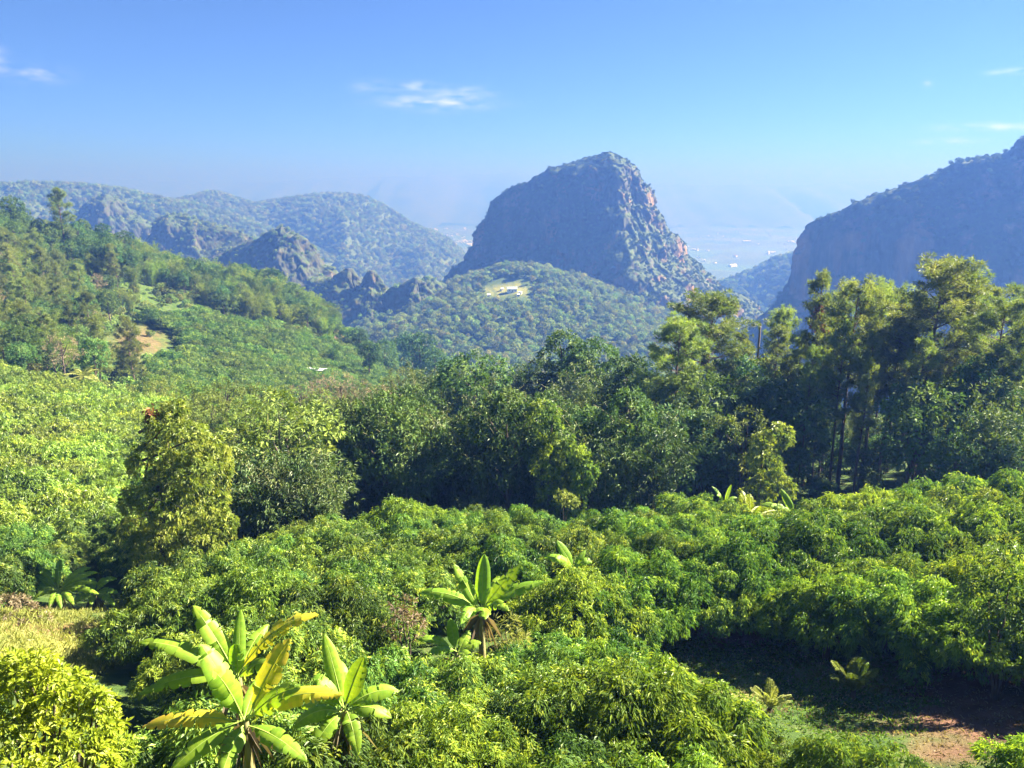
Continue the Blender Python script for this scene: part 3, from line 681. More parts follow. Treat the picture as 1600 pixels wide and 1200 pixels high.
def veg(mass, name, dens, thr, label, src, lo=.55, hi=1.15, seed=3, left=None):
    V, Q = mass
    P, N = scatter(V, Q, dens, rf, lambda P, N: np.clip((N[:, 2] - thr) * 3 + .55 * fbm(P / 22., 3, seed) + (0 if left is None else .75 * (pix(P)[0] < left)), .0, 1))
    k = infront(P); P, N = P[k], N[k]
    kk = N[:, 1] < .45; P = P[kk]
    P[:, 2] -= 2.2
    return forest(name, P, sizes(len(P), lo, hi), src, label)
veg(peak, 'peak_scrub', .075, .16, 'trees and scrub clinging to ledges of the central limestone peak', FDARK, .25, .6, 3, left=945)
veg(cliff, 'cliff_scrub', .035, .24, 'trees along the crest and ledges of the limestone cliff at right', FDARK, .35, .8, 7)
veg(cragA, 'crag_scrub', .03, .45, 'scrub on the pale streaked crag in the middle of the left crags', FSRC, .35, .8, 9)
veg(cragB, 'crag_scrub', .03, .30, 'scrub on the low dark pointed crag with a long right slope', FSRC + FDRY, .35, .8, 10)
veg(cragC, 'crag_scrub', .03, .38, 'scrub on the leftmost pointed crag behind the hillside', FSRC + FDRY, .35, .8, 11)
for q, lb in enumerate(['scrub on the jagged rock fin beside the streaked crag', 'scrub on the second jagged rock fin left of the peak', 'scrub on the third jagged rock fin left of the peak', 'scrub on the jagged rock fin nearest to the peak']):
    veg(jag[q], 'crag_scrub', .03, .40, lb, FSRC, .35, .8, 12 + q)
def wood(mass, name, dens, label, src, lo=.8, hi=1.5, dryamt=0):
    V, Q = mass
    P, N = scatter(V, Q, dens, rf, lambda P, N: np.where(N[:, 1] < .5, 1., .1)); k = infront(P); P = P[k]; P[:, 2] -= 2
    return forest(name, P, sizes(len(P), lo, hi), src, label)
wood(rdg1, 'ridge_forest', .019, 'woodland on the far left ridge behind the crags', FSRC + FDRY[:1], .9, 1.6)
wood(rdg2, 'ridge_forest', .016, 'woodland on the long double topped ridge above the town', FSRC + FDRY, 1.0, 1.7)
wood(gap, 'ridge_forest', .013, 'woodland on the blue hill in the gap beside the right cliff', FSRC, 1.0, 1.7)
# slope behind the dark wood, mostly hidden by it
selq2 = GQ[(GV[GQ[:, 0], 1] > 112) & (GV[GQ[:, 0], 1] < 335)]
def acc_slope(P, N):
    px, py = pix(P); return np.where((px > 640) & (px < 1700), 1., 0.)
P, N = scatter(GV, selq2, .03, rf, acc_slope)
forest('slope_woodland', P, sizes(len(P), .5, 1.0), FSRC, 'woodland on the slope falling away behind the bamboo and pines')

def acc_hill(P, N):
    px, py = pix(P)
    patch = (((px - 218) / 46) ** 2 + ((py - 535) / 30) ** 2 < 1) & (noise(P / 2.5, 6) < .55)
    return np.where((px < 660) & ~patch & (P[:, 1] > np.interp(px, [0, 250, 480, 660], [128, 122, 112, 120])), 1., 0.)
selq3 = GQ[(GV[GQ[:, 0], 1] > 108) & (GV[GQ[:, 0], 1] < 350)]
P, N = scatter(GV, selq3, .075, rf, acc_hill); k = infront(P, 420); P = P[k]
forest('hillside_scrub', P - [0, 0, .5], sizes(len(P), .18, .5), FSRC + FDRY[:1], 'low green scrub covering the left hillside and knoll between the trees')

# scrub that carries on past both sides of the view
selq4 = GQ[(GV[GQ[:, 0], 1] > 9) & (GV[GQ[:, 0], 1] < 130)]
def acc_side(P, N):
    px, py = pix(P); return np.where(((px < -90) & (px > -500)) | ((px > 1720) & (px < 2150)), 1., 0.)
P, N = scatter(GV, selq4, .22, rf, acc_side)
forest('bordering_scrub', P - [0, 0, .4], sizes(len(P), .25, .55), FSRC, 'green scrub bordering the orchard beyond both sides of the view')

# ------------------------------------------------------------------ orchard in front
def jitter_grid(x0, x1, y0, y1, s, rng, jit=.28, skew=.35):
    out_ = []
    for r_, y in enumerate(np.arange(y0, y1, s * .88)):
        for x in np.arange(x0, x1, s):
            out_.append((x + (s / 2 if r_ % 2 else 0) + rng.uniform(-jit, jit) * s + skew * 0, y + rng.uniform(-jit, jit) * s))
    return np.array(out_)
ro = np.random.default_rng(5)
BARE = [(1140, 1035, 105, 40), (1390, 1080, 110, 22), (1520, 1100, 100, 42), (1290, 1060, 70, 22), (60, 1005, 130, 35), (100, 940, 80, 30), (390, 1130, 50, 40), (735, 1000, 45, 40), (75, 1120, 90, 60), (540, 1120, 40, 40), (895, 885, 25, 25), (1225, 800, 60, 14)]
def bare(px, py): return any(((px - a) / c) ** 2 + ((py - b) / d) ** 2 < 1 for a, b, c, d in BARE)
GNear = [('lychee_tree', LY), ('lychee_tree', LYS)]
cnt_l = 0
G = jitter_grid(-38, 40, 10.5, 50, 2.75, ro, .34)
zz = ground(G[:, 0], G[:, 1]); px, py = pix(np.column_stack([G, zz]))
def edge_y(px): return np.interp(px, [-100, 250, 500, 800, 1100, 1300, 1600, 1800], [46, 44, 45, 46, 46, 44, 46, 46])
for (x, y), z, a, b in zip(G, zz, px, py):
    if not (-110 < a < 1720) or b > 1420 or bare(a, b): continue
    if any(bare(*pix(np.array([x + ox, y, z + hh]))) for hh, ox in ((1.4, -2), (1.4, 2), (2.9, 0), (2.3, 1.5), (2.3, -1.5), (2.8, .8), (2.8, -.8))): continue
    if y > edge_y(a) + ro.uniform(-1, 1): continue
    if a < 380 and y > 33: continue
    big = 1.25 if a > 1250 and y > 30 else 1.0
    s = ro.uniform(.82, 1.15) * big
    if y < 21 and a > 1080: s *= .72
    flushing = ro.random() < (.4 if y < 22 else .22)  # trees in new-growth flush, picked at random
    if y < 20: lab, grp = 'lychee tree with drooping glossy leaves in the nearest orchard rows', 'nearest lychee trees'
    elif a > 1000: lab, grp = 'rounded lychee tree in the right half of the orchard, beyond the shaded clearing', 'lychee trees beyond the clearing'
    else: lab, grp = 'rounded lychee tree in the sunlit middle of the orchard, before the dark wood', 'lychee trees before the dark wood'
    plant('lychee_tree', (LYS if flushing else LY)[ro.integers(0, 3 if flushing else 5)], (x, y, z - .1), s * ro.uniform(.92, 1.1), label=lab, group=grp, sx=s)
    cnt_l += 1
# one row of shaded lychees left of the vine-clad tree
for a, Y, s in [(20, 47, 1.1), (70, 44, .9), (120, 48, 1.1), (175, 50, 1.0), (30, 40, .8), (210, 46, .9), (330, 46, 1.0), (310, 41, .8), (-30, 43, 1.1), (360, 44, 1.0), (-10, 36, .8)]:
    x = ray(a, 850)[0] * Y
    plant('lychee_tree', LY[ro.integers(0, 5)], (x, Y, g1(x, Y)), s, label='dark lychee tree in the shade beside the vine-clad tree', group='shaded lychee trees by the vine-clad tree'); cnt_l += 1
# sunlit grove on the left
G = jitter_grid(-95, -8, 54, 150, 4.3, ro)
zz = ground(G[:, 0], G[:, 1]); px, py = pix(np.column_stack([G, zz + 2]))
for (x, y), z, a, b in zip(G, zz, px, py):
    if not (-60 < a < 480) or cnt_l > 298: continue
    if a > 250 and y < 70: continue
    if y > np.interp(a, [0, 250, 480], [128, 120, 110]): continue
    s = ro.uniform(1.05, 1.4)
    plant('lychee_tree', LYF[ro.integers(0, 3)], (x, y, z - .1), s, label='yellow-green lychee tree in the sunlit grove on the left slope', group='sunlit lychee grove on the left'); cnt_l += 1
# farther orchard below the bamboo knoll: one mass
LSRC = [bpy.data.objects.new('orchard_crown', LYG[q][1]) for q in range(3)]
G = jitter_grid(-150, 30, 118, 300, 4.3, ro, .15)
zz = ground(G[:, 0], G[:, 1]); px, py = pix(np.column_stack([G, zz + 2]))
k = (px > 235) & (px < 680) & (G[:, 1] > np.interp(px, [200, 480, 680], [128, 112, 120])) & (G[:, 1] < np.interp(px, [230, 300, 480, 530, 540, 680], [225, 240, 238, 245, 290, 290])) & (((px - 225) / 60) ** 2 + ((py - 535) / 36) ** 2 > 1)
P = np.column_stack([G, zz - .2])[k]
forest('lychee_orchard', P, ro.uniform(1.1, 1.5, len(P)), LSRC, 'dark green lychee orchard below the bamboo knoll in the left distance')

# ------------------------------------------------------------------ trees placed by the photograph: top pixel + depth
def by_top(kind, meshes, H, px, py, Y, label, group=None, cat='tree', wide=1., sub=('trunk', 'crown'), rz=None, tilt=0):
    t = at(px, py, Y); g = g1(t[0], Y); h = t[2] - g
    s = h / H
    return plant(kind, meshes, (t[0], Y, g), s, rz, label, cat, group, sx=max(s, .55) * wide, sub=sub, tilt=tilt)
PINES = [
    (1112, 468, 84, 3, 1.25, 'broad dome-topped pine with fine olive crown beside the dark pine'),
    (1050, 500, 74, 1, 1.1, 'dark green round-crowned pine at the left end of the pine row'),
    (1215, 508, 90, 2, 1.0, 'thin brownish pine behind the utility pole'),
    (1252, 528, 85, 0, .8, 'short slim pine with bare trunk right of the utility pole'),
    (1278, 502, 82, 2, .8, 'slim pine left of the rust-tipped dead pine'),
    (1298, 424, 80, 2, .7, 'slender pine with a small lone tuft on its leaning top'),
    (1345, 440, 76, 1, .95, 'tall grey-green pine in the middle of the pine row'),
    (1382, 446, 79, 0, .95, 'tall pine just right of the tallest middle trunk'),
    (1420, 478, 84, 2, .9, 'thin pine in front of the blue cliff, left of the tallest pine'),
    (1325, 500, 72, 0, .7, 'bare-trunked pine with a sparse crown among the row'),
    (1362, 520, 70, 2, .7, 'low pine standing between the long dark trunks'),
    (1470, 410, 72, 4, 1.2, 'tallest pine with a big dense dark crown at right'),
    (1512, 425, 75, 4, 1.0, 'pine pressed against the right side of the tallest pine'),
    (1572, 476, 68, 3, 1.0, 'pine with layered sunlit crown at the right edge'),
    (1640, 480, 70, 1, 1.0, 'pine cut by the right edge of the view'),
    (1240, 560, 78, 2, .75, 'low pine beside the rusty crown, nearer than the utility pole'),
    (1312, 470, 88, 0, .8, 'far pine seen between the slender pine and the grey-green pine'),
    (1400, 500, 74, 1, .8, 'pine with a dark trunk left of the shorter pine'),
    (1355, 560, 66, 2, .6, 'nearest thin pine of the middle trunks'),
    (1290, 545, 74, 0, .65, 'low thin pine under the rust-tipped dead pine'),
    (1160, 520, 86, 0, .8, 'thin pine just left of the utility pole'),
    (1545, 450, 82, 1, .9, 'far pine between the tallest pine and the right edge'),
    (1395, 452, 92, 3, .75, 'far dense pine behind the tall grey-green pine'),
    (1330, 455, 95, 1, .8, 'far round-topped pine behind the slender pine'),
    (1232, 485, 94, 1, .8, 'far pine right of the utility pole'),
    (1610, 450, 84, 4, .9, 'dense pine at the far right behind the layered one'),
    (1265, 540, 70, 2, .7, 'near slim pine with a bare lower trunk below the utility pole'),
    (1440, 455, 88, 0, .9, 'far pine whose top shows left of the tallest pine'),
    (1445, 530, 66, 0, .9, 'shorter pine at the foot of the tallest pine'),
]
for px_, py_, Y, q, w, lb in PINES:
    by_top('pine_tree', PI_[q], 24.6, px_, py_, Y, lb, 'pines in the row on the right', wide=w, tilt=0)
# broadleaf trees and bamboo of the dark wood
WOOD = [('b', 522, 640, 62), ('b', 560, 612, 76), ('b', 600, 590, 84), ('r', 640, 606, 72), ('b', 690, 606, 66), ('b', 700, 565, 96), ('r', 742, 552, 94), ('b', 790, 548, 98), ('b', 762, 600, 78),
        ('b', 822, 590, 80), ('b', 812, 640, 70), ('r', 882, 518, 102), ('r', 930, 528, 98), ('b', 905, 560, 88), ('b', 962, 540, 99), ('r', 990, 556, 92), ('r', 842, 560, 100), ('b', 660, 562, 112), ('o', 622, 575, 118),
        ('b', 575, 598, 102), ('b', 480, 640, 72), ('o', 500, 610, 92), ('b', 935, 610, 76), ('r', 985, 600, 78), ('r', 1010, 585, 84), ('b', 730, 640, 68), ('r', 590, 660, 64), ('b', 670, 660, 66), ('b', 880, 600, 78),
        ('r', 1090, 575, 72), ('b', 1130, 560, 78), ('r', 1160, 560, 82), ('r', 1190, 590, 74), ('o', 1215, 560, 80), ('r', 1235, 600, 70), ('r', 1100, 640, 66), ('o', 1170, 640, 64), ('r', 1450, 600, 63), ('o', 1500, 600, 62),
        ('r', 1540, 560, 66), ('o', 1590, 590, 62), ('r', 1560, 640, 58), ('r', 1040, 640, 66), ('r', 1500, 680, 57), ('r', 1600, 690, 55), ('o', 1270, 580, 88)]
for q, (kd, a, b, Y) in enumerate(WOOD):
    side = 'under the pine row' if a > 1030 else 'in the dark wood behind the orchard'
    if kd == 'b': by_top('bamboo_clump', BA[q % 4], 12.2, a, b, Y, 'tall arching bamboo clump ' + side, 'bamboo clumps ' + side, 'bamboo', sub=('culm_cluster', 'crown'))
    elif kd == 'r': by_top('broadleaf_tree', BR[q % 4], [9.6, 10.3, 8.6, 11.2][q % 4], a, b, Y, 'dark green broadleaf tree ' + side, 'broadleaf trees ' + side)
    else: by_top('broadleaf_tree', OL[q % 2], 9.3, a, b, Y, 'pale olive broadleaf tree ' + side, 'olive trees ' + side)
for q, a in enumerate(range(505, 1030, 32)):  # dark-leaved kinds here, so leaf colour carries part of the wood's shade
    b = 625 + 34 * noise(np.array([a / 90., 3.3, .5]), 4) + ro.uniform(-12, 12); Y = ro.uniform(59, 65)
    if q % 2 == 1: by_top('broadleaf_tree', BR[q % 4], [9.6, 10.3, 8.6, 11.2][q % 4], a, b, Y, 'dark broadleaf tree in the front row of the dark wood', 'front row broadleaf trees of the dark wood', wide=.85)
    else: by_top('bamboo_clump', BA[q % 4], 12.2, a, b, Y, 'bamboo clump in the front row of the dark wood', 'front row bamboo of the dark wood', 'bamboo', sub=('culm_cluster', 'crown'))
# undergrowth that fills the gully
G = jitter_grid(-40, 85, 53, 128, 5.0, ro)
zz = ground(G[:, 0], G[:, 1]); px, py = pix(np.column_stack([G, zz]))
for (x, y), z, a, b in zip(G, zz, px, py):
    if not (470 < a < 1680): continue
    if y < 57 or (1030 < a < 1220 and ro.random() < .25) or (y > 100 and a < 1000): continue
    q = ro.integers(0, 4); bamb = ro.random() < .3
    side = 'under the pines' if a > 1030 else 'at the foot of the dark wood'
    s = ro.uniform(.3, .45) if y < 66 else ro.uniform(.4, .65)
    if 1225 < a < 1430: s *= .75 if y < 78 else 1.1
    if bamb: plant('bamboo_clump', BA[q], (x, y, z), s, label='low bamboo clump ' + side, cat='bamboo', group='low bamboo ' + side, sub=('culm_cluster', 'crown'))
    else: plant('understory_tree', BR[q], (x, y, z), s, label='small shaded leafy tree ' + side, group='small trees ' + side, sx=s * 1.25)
# feathery trees right of the vine-clad tree
for a, b, Y, w, lb in [(432, 612, 52, 1.1, 'feathery yellow-green tree right of the vine-clad tree'), (385, 640, 58, 1.0, 'feathery tree between the vine-clad tree and the dark wood'), (470, 668, 49, .9, 'low feathery tree bordering the dark wood'), (345, 650, 50, .9, 'feathery tree touching the back of the vine-clad tree')]:
    by_top('feathery_tree', OL[0] if w > 1 else BA[1], 9.3 if w > 1 else 12.2, a, b, Y, lb, 'feathery trees by the vine-clad tree', wide=w * 1.05)
for a, b, Y in [(410, 660, 47), (440, 690, 46), (490, 700, 47), (400, 700, 45)]:
    by_top('feathery_tree', BA[int(a) % 4], 12.2, a, b, Y, 'drooping feathery tree in front of the tall feathery ones', 'low feathery trees', wide=1.1)
# dry pinkish shrubs past the grove
for a, b, Y in [(500, 585, 118), (530, 580, 120), (560, 592, 112), (470, 596, 112), (590, 600, 104), (545, 605, 104)]:
    by_top('dry_shrub', DRY[int(a) % 2], 8.4, a, b, Y, 'brownish half-dry shrub between the grove and the dark wood', 'dry shrubs past the grove', 'shrub', wide=1.1)
for a, b, Y in [(300, 600, 95), (350, 590, 105), (400, 600, 100), (440, 612, 92), (280, 620, 82), (250, 590, 110), (330, 615, 86), (380, 620, 84)]:
    by_top('broadleaf_tree', OL[int(a) % 2], 9.3, a, b, Y, 'pale leafy tree at the upper edge of the grove behind the vine-clad tree', 'pale trees behind the vine-clad tree')
# left hillside
G = jitter_grid(-215, -75, 130, 305, 6.2, ro)
zz = ground(G[:, 0], G[:, 1]); px, py = pix(np.column_stack([G, zz]))
for (x, y), z, a, b in zip(G, zz, px, py):
    if not (-70 < a < 215) or (a > 150 and y < 250 and ro.random() < .5) or ((a - 225) / 62) ** 2 + ((b - 540) / 40) ** 2 < 1: continue
    u = ro.random(); q = ro.integers(0, 4)
    if y > 255: plant('hillside_tree', BR[q], (x, y, z), ro.uniform(.8, 1.15), label='dark green tree along the top of the left hill', group='trees on top of the left hill')
    elif u < .28: plant('pine_tree', PIL[q % 2], (x, y, z), ro.uniform(.6, .85), label='shaggy pine on the left hillside below the hilltop trees', group='pines on the left hillside')
    elif u < .62: plant('bamboo_clump', BAF[q % 3], (x, y, z), ro.uniform(.6, .9), label='bushy bamboo clump on the left hillside', cat='bamboo', group='bamboo on the left hillside', sub=('culm_cluster', 'crown'))
    elif u < .9: plant('hillside_tree', BR[q], (x, y, z), ro.uniform(.7, 1.0), label='rounded green tree on the left hillside', group='rounded trees on the left hillside')
    else: plant('hillside_tree', DRY[q % 2], (x, y, z), ro.uniform(.9, 1.2), label='brownish half-bare tree on the left hillside', group='brownish trees on the left hillside')
for a, b, Y, m_, H, lb in [(90, 296, 272, PIL[0], 18.4, 'lone slim tree rising highest above the left hill'), (15, 306, 285, BR[1], 10.3, 'dense dark tree at the left edge of the hilltop'), (48, 500, 150, PIL[0], 18.4, 'shaggy conical pine standing low on the left hillside'),
                           (100, 470, 165, PIL[1], 18.4, 'light green pine with visible stem on the left hillside'), (20, 440, 175, PIL[1], 18.4, 'pine at the left edge halfway up the hillside'), (165, 372, 262, BR[2], 8.6, 'small pale tree at the right end of the hilltop row')]:
    by_top('pine_tree' if m_ in PIL else 'hillside_tree', m_, H, a, b, Y, lb)
# bamboo knoll
G = jitter_grid(-150, -48, 243, 335, 5.5, ro)
zz = ground(G[:, 0], G[:, 1]); px, py = pix(np.column_stack([G, zz]))
for (x, y), z, a, b in zip(G, zz, px, py):
    if not (155 < a < 528): continue
    if y < np.interp(a, [150, 250, 400, 530], [270, 262, 250, 252]): continue
    q = ro.integers(0, 4)
    if ro.random() < .52: plant('bamboo_clump', BAF[q % 3], (x, y, z), ro.uniform(.65, .95), label='bamboo clump in the dense thicket on the rounded knoll', cat='bamboo', group='bamboo on the knoll', sub=('culm_cluster', 'crown'))
    else: plant('knoll_tree', BR[q], (x, y, z), ro.uniform(.7, 1.0), label='dark tree among the bamboo of the rounded knoll', group='trees on the knoll')
for a, b, Y in [(560, 512, 270), (600, 530, 260), (640, 520, 330), (655, 535, 280), (575, 545, 210), (680, 545, 250), (520, 545, 215)]:
    by_top('hillside_tree', BR[int(a) % 4], 9.5, a, b, Y, 'tree on the slope between the far orchard and the valley', 'trees past the far orchard')

# ------------------------------------------------------------------ the vine-clad tree
rv = np.random.default_rng(3)
def vine_tree():
    Y = 40.; base = at(250, 935, Y); gz_ = g1(base[0], Y)
    o = thing('vine_covered_tree', (base[0], Y, gz_), 0, (1, 1, 1), 'tall tree smothered in pale green climbing vines, standing alone at left', 'tree')
    def loc(px, py, dy=0):
        p = at(px, py, Y + dy); return p - [base[0], Y, gz_]
    L = [(272, 640, 20, .4), (255, 668, 32, 0), (292, 690, 40, -.3), (300, 740, 48, -.5), (232, 720, 34, -.2), (250, 775, 42, -1.0), (318, 790, 44, -.4), (275, 800, 46, -1.2), (330, 735, 34, .4), (215, 780, 30, .4),
         (262, 850, 40, -1.0), (312, 850, 40, -.6), (232, 850, 30, -.2), (285, 895, 36, -.8), (345, 820, 26, .2), (245, 905, 26, -.4), (335, 700, 26, .6), (205, 830, 26, .6), (280, 740, 46, 1.2), (280, 820, 46, 1.2), (250, 925, 24, -.5), (290, 922, 24, -.4), (225, 895, 22, 0), (315, 900, 26, .2), (265, 880, 36, .8)]
    lob = []
    for a, b, r, dy in L:
        c = loc(a, b, dy); s = r * .80 * 43 / FPX
        lob.append((c[0], c[1], c[2], s, s, s * .86))
    mb = MB(); C, N = crown_tufts(rv, lob, 9., -.55)
    t0 = np.clip(.5 + .45 * fbm(C / 1.2, 2, 5) + rv.normal(0, .12, len(C)), 0, 1)
    mop(mb, rv, C, N, 16, .24, .042, .8, .15, t0, .3)
    link('crown', mb.mesh('crown', M['vine']), o)
    tm = MB(); limb(tm, rv, (0, 0, -1), loc(265, 660), .28, .08, 10, .05, 8)
    for q in lob[:14]: limb(tm, rv, (0, 0, max(q[2] - 1.2, 1)), q[:3], .09, .03)
    link('trunk', tm.mesh('trunk', M['bark'], True), o)
    # curtains of hanging vine stems
    vm = MB()
    for q in range(620):
        lo = lob[rv.integers(0, len(lob))]; d = rvec(rv, 1)[0]; d[2] = abs(d[2]) * .3; d = d / np.linalg.norm(d)
        p = np.array(lo[:3]) + d * np.array(lo[3:]) * .98; ln = rv.uniform(.6, 1.9)
        m_ = 12; zz_ = np.linspace(0, -ln, m_)
        pts = p + np.stack([rv.normal(0, .04, m_).cumsum(), rv.normal(0, .04, m_).cumsum(), zz_], -1)
        vm.leaves(pts, rvec(rv, m_) * [1, 1, .3] + [0, 0, -.9], rvec(rv, m_), rv.uniform(.14, .26, m_), .03, .2, .2, np.clip(rv.normal(.75, .2, m_), 0, 1))
    link('hanging_vine', vm.mesh('hanging_vine', M['vine']), o)
    dm = MB(); c = loc(236, 652, -.2)
    pts = c + rv.normal(0, 1, (160, 3)) * [.13, .13, .3]
    dm.leaves(pts, rvec(rv, 160) + [0, 0, -.8], rvec(rv, 160), .3, .06, .2, .2, rv.random(160))
    d = link('dead_leaf_cluster', dm.mesh('dead_leaf_cluster', M['rust']), o); d['label'] = 'rust-brown dead leaves near the top'
    sm = MB(); limb(sm, rv, loc(290, 795, -1.4), loc(238, 778, -2.2), .05, .02, 6, .1, 5); limb(sm, rv, loc(255, 800, -1.5), loc(205, 812, -1.6), .04, .015, 6, .1, 5)
    link('dead_branch', sm.mesh('dead_branch', M['deadwood'], True), o)
vine_tree()

# ------------------------------------------------------------------ climbers lit in the dark wood
def climber(a, b0, b1, Y, w, lb, mat='broad'):
    p = at(a, b1, Y); g = g1(p[0], Y); t = at(a, b0, Y)
    o = thing('climber_covered_tree', (p[0], Y, g), 0, (1, 1, 1), lb, 'tree')
    H = t[2] - g; mb = MB(); lob = []
    rg = np.random.default_rng(int(a))
    for q in range(11):
        u = q / 10; lob.append((rg.normal(0, w * .25), rg.normal(0, w * .25) - .3, H * (1 - u * .8) - w * .5, w * rg.uniform(.4, .65), w * .5, w * rg.uniform(.45, .6)))
    C, N = crown_tufts(rg, lob, 5., -.6); mop(mb, rg, C, N, 14, .3, .07, .8, .2, np.clip(.7 + .3 * fbm(C / 1.4, 2, 8), 0, 1), .3)
    link('crown', mb.mesh('crown', M[mat]), o)
    tm = MB(); limb(tm, rg, (0, 0, -1), (0, 0, H * .92), .16, .05, 8, .04, 6); link('trunk', tm.mesh('trunk', M['bark'], True), o)
climber(862, 628, 770, 57.5, 2.0, 'tree wrapped in bright climbing leaves in the middle of the dark wood', 'lychee')
climber(1185, 665, 775, 57, 1.9, 'pale leafy tree hung with climbers below the pines', 'lychee')
climber(905, 690, 775, 56.5, 1.3, 'lower tree with climbers beside the bright climber-wrapped tree', 'lychee')

# ------------------------------------------------------------------ banana plants
def banana_leaf(parent, C, T, lift, W, old=0., tears=5, rng=None, facing=.7, fold=.25, origin=None):
    C, T = np.asarray(C, float), np.asarray(T, float); K = (C + T) / 2 + [0, 0, lift]
    ns = 26; t = np.linspace(0, 1, ns + 1)[:, None]
    Pc = (1 - t) ** 2 * C + 2 * t * (1 - t) * K + t * t * T
    tg = unit(np.gradient(Pc, axis=0))
    toward = unit(-(C + T) / 2); ref = unit(np.array([0, 0, 1.]) * .55 + toward * facing)
    S = unit(np.cross(tg, ref)); N = unit(np.cross(S, tg)); N = np.where((N @ ref)[:, None] < 0, -N, N)
    tt = t[:, 0]
    W = W * .95; tears = tears + 5 if tears > 1 else tears; uu = np.clip((tt - .12) / .88, 0, 1)
    w = W * np.clip(uu / .28, 0, 1) ** .6 * np.clip(1 - np.clip((uu - .35) / .65, 0, 1) ** 2.4, 0, 1) ** .7; w[tt < .12] = .012; w[-1] = .01
    cuts = sorted(set([0, ns] + list(rng.integers(5, ns - 1, tears))))
    mb = MB()
    for sd in (-1, 1):
        cc = sorted(set([0, ns] + list(rng.integers(4, ns, tears))))
        for g0, g1_ in zip(cc[:-1], cc[1:]):
            ii = np.arange(g0, g1_ + 1); dr_ = rng.uniform(-.15, .6) * (1 if tears > 2 else .4)
            f = fold - dr_
            m0 = Pc[ii]
            rim = np.ones(len(ii))
            if tears > 2: rim[0] *= rng.uniform(.9, 1); rim[-1] *= rng.uniform(.92, 1)
            inset = np.zeros((len(ii), 1))
            if tears > 2 and len(ii) > 1: inset[0] = rng.uniform(.15, .95); inset[-1] = -rng.uniform(.0, .25)
            step = np.linalg.norm(T - C) / ns
            mid = m0 + sd * S[ii] * (w[ii] * .55)[:, None] + N[ii] * (w[ii] * .55 * f)[:, None]
            edg = m0 + sd * S[ii] * (w[ii] * rim)[:, None] + N[ii] * (w[ii] * (f - .35))[:, None] + tg[ii] * inset * step
            edg += N[ii] * (rng.normal(0, .03, (len(ii), 1)) * w[ii][:, None])
            V = np.concatenate([m0, mid, edg]); k = len(ii); q = np.arange(k - 1)
            Q = np.concatenate([np.stack([q, q + 1, q + k + 1, q + k], -1), np.stack([q + k, q + k + 1, q + 2 * k + 1, q + 2 * k], -1)])
            if old: tn = np.concatenate([.15 + .45 * tt[ii][:-1], .35 + .5 * tt[ii][:-1]]) * old + rng.normal(0, .08, len(Q))
            else: tn = np.clip(.5 + rng.normal(0, .07, len(Q)) + rng.normal(0, .06) + .1 * np.concatenate([tt[ii][:-1]] * 2), 0, 1)
            mb.add(V - origin, Q=Q, tint=np.clip(tn, 0, 1))
    lf = link('leaf', mb.mesh('leaf', M['banana_old' if old else 'banana'], True), parent)
    if old: lf['label'] = 'yellowing torn leaf'
    rb = MB(); rb.tube(Pc - N * .004 - origin, np.linspace(.022, .004, ns + 1) * (W / .3) ** .5, 5)
    link('midrib', rb.mesh('midrib', M['midrib'], True), lf)
    return lf
def banana(crown, Y, leaves, label, seed, W=.3, stem=.13, group=None):
    rng = np.random.default_rng(seed)
    C = at(crown[0], crown[1], Y); g = g1(C[0], Y); o0 = np.array([C[0], Y, min(g, C[2] - .8)])
    o = thing('banana_plant', o0, 0, (1, 1, 1), label, 'banana plant', group)
    tb = MB(); tb.tube(np.array([[0, 0, -.3], [.02, 0, (C[2] - o0[2]) * .5], [0, 0, C[2] - o0[2] + .05]]), [stem * 1.25, stem, stem * .6], 9)
    link('pseudostem', tb.mesh('pseudostem', M['pseudostem'], True), o)
    sh = MB()
    n_ = 22; d = rvec(rng, n_); d[:, 2] = -np.abs(d[:, 2]) - .5
    sh.leaves(np.repeat([[0, 0, C[2] - o0[2] - .05]], n_, 0), d, rvec(rng, n_), rng.uniform(.4, 1.0, n_), .05, .5, .4, rng.random(n_))
    h = link('dry_sheath', sh.mesh('dry_sheath', M['drybrown']), o)
    for (px_, py_, dy, lift, w, old, tears) in leaves:
        T = at(px_, py_, Y + dy)
        banana_leaf(o, C + rng.normal(0, .03, 3), T, lift, w, old, tears, rng, origin=o0)
    return o
banana((382, 1128), 12.5, [(313, 1006, .4, .28, .26, 0, 4), (331, 1046, -.5, .35, .25, 0, 3), (453, 997, .5, .22, .24, .8, 4), (222, 1136, .1, .35, .19, 1, 8), (535, 1086, -.2, .5, .20, .9, 7), (266, 1205, -.7, .25, .22, 0, 4), (345, 1215, -.9, .2, .2, 0, 3), (470, 1075, -.5, .35, .22, 0, 4), (480, 1190, -.6, .3, .2, 0, 5), (405, 1060, .9, .1, .14, 0, 1)],
       'big banana plant with broad sunlit and yellowing leaves at lower left', 1, .3)
banana((372, 1062), 14., [(217, 1004, .1, .55, .20, 0, 4), (302, 946, .5, .2, .22, 0, 4), (376, 952, .6, .1, .14, 0, 1), (498, 960, .2, .75, .18, .7, 14), (216, 1086, -.3, .45, .17, 0, 5), (322, 985, 1.0, .2, .18, 0, 2), (368, 1006, -.3, .2, .16, 0, 2), (430, 1040, -.5, .4, .18, 0, 4), (420, 975, 1.0, .3, .16, 0, 3)],
       'banana plant with one long arching comb-torn leaf, behind the biggest one', 2, .3)
